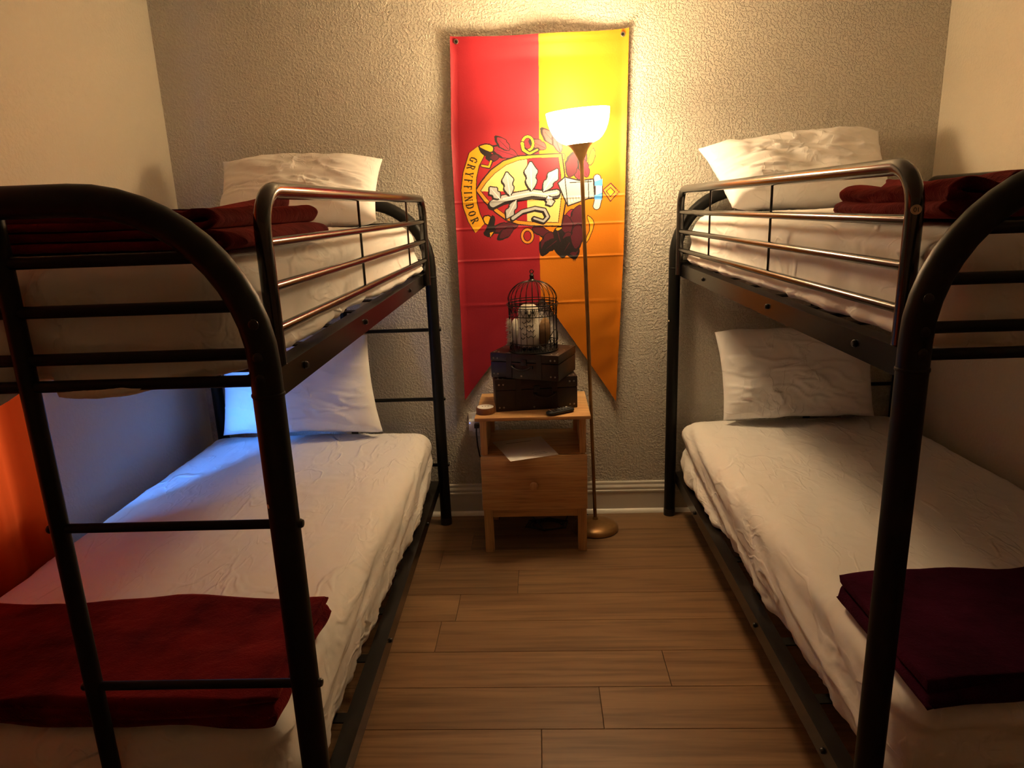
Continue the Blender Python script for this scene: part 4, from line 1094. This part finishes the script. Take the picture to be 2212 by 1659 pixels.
def paper():
    cs = [Vector((-0.228, -0.233, 0)), Vector((-0.012, -0.165, 0)), Vector((0.062, -0.420, 0)), Vector((-0.137, -0.492, 0))]
    sh = Vector((0, 0.012, 0)); cs = [c + sh for c in cs]
    zs = 0.4468
    def pt(u, v, dz=0.0):
        p_ = cs[0].lerp(cs[1], u).lerp(cs[3].lerp(cs[2], u), v)
        z = zs + 0.003 * max(0, v - .72) / .28 + 0.0015 * math.sin(u * 3) * v
        if p_.y < NY + 0.02: z = max(z, 0.4505)
        z = max(z, 0.447 + (0.0045 if p_.y < NY + 0.05 else 0.0045 * max(0, 1 - (p_.y - NY - .05) / .1)))
        return Vector((p_.x, p_.y, z + dz))
    root = thing('printed_sheet', pt(.5, .5), 'white paper sheet lying askew on the open shelf of the nightstand', 'paper')
    n = 24; vs = [pt(i / n, j / n) for i in range(n + 1) for j in range(n + 1)]
    k = (n + 1) ** 2; vs += [p_ + Vector((0, 0, .0003)) for p_ in vs]
    fs = []
    for i in range(n):
        for j in range(n):
            a = i * (n + 1) + j; fs.append((a, a + 1, a + n + 2, a + n + 1)); fs.append((k + a, k + a + n + 1, k + a + n + 2, k + a + 1))
    sh_ = MB().add(vs, fs).build('sheet', PAPER, root, smooth=180)
    for v0, u0, u1, hh in ((0.17, 0.22, 0.74, 0.016), (0.80, 0.52, 0.80, 0.012), (0.86, 0.55, 0.82, 0.012)):
        us = np.linspace(u0, u1, 13); vv = [pt(u_, v_, .0007) for u_ in us for v_ in (v0 - hh / 2, v0 + hh / 2)]
        MB().add(vv, [(2 * i, 2 * i + 2, 2 * i + 3, 2 * i + 1) for i in range(12)]).build('print_line', INK, sh_, smooth=0)
paper()

# wall outlet with a plug-in charger and cords, mostly behind the nightstand
def outlet():
    root = thing('wall_outlet', (-0.318, -0.004, 0.405), 'cream wall outlet plate low on the wall beside the nightstand', 'outlet')
    MB().bbox((-0.354, -0.007, 0.405), (-0.282, 0.0, 0.522), 0.002).build('plate', TRIM, root)
    for zz in (0.425, 0.475):
        MB().bbox((-0.337, -0.0095, zz), (-0.300, -0.006, zz + .030), 0.003).build('socket', WHITEPL, root)
    ad = thing('charger', (-0.318, -0.03, 0.435), 'white plug-in charger with a blue light, in the wall outlet', 'charger')
    MB().bbox((-0.350, -0.048, 0.445), (-0.288, -0.0098, 0.494), 0.004).build('body', WHITEPL, ad)
    MB().ball((-0.344, -0.0485, 0.484), 0.0022, 8).build('indicator_light', LED, ad)
    pg = thing('power_plug', (-0.305, -0.06, 0.46), 'black plug with a black cord, pushed into the white charger', 'plug')
    MB().bbox((-0.322, -0.075, 0.464), (-0.298, -0.0485, 0.486), 0.004).build('plug_head', BLACKPL, pg)
    MB().tube([(-0.312, -0.070, 0.466), (-0.313, -0.072, 0.44), (-0.310, -0.07, 0.38), (-0.303, -0.068, 0.33), (-0.294, -0.064, 0.30), (-0.285, -0.06, 0.25), (-0.279, -0.055, 0.12), (-0.275, -0.040, 0.03), (-0.262, -0.031, 0.006), (-0.2, -0.029, 0.006)], 0.0034, 8).build('cord', BLACKPL, pg)
    p2 = tag(MB().tube([(-0.300, -0.0505, 0.478), (-0.297, -0.060, 0.47), (-0.2965, -0.062, 0.44), (-0.293, -0.060, 0.40), (-0.289, -0.055, 0.36), (-0.284, -0.05, 0.3), (-0.278, -0.045, 0.2), (-0.276, -0.038, 0.10), (-0.275, -0.032, 0.010), (-0.24, -0.024, 0.006)], 0.0018, 6).build('charging_cable', GREYPL), 'thin grey cable hanging from the white charger', 'cable')
outlet()
# cord of the lamp coiled on the floor under the nightstand
pts = [(0.218, -0.090, 0.008), (0.205, -0.045, 0.0042), (0.16, -0.030, 0.0042), (0.11, -0.045, 0.0042), (0.09, -0.12, 0.0042)]
for k in range(34):
    a = k * 0.52; rr_ = 0.050 + 0.0012 * k * (1 if k % 2 else .6)
    pts.append((0.01 + rr_ * math.cos(a) * 1.3, -0.150 + rr_ * math.sin(a) * .8, 0.0045 + 0.0012 * (k // 6)))
pts += [(-0.06, -0.06, 0.006), (-0.16, -0.034, 0.0045), (-0.26, -0.030, 0.0045)]
tag(MB().tube(pts, 0.0036, 8).build('lamp_cord', BLACKPL), 'black cord coiled on the floor under the nightstand', 'cord')

for o in bpy.data.objects:
    if o.type == 'MESH': o.data.update()
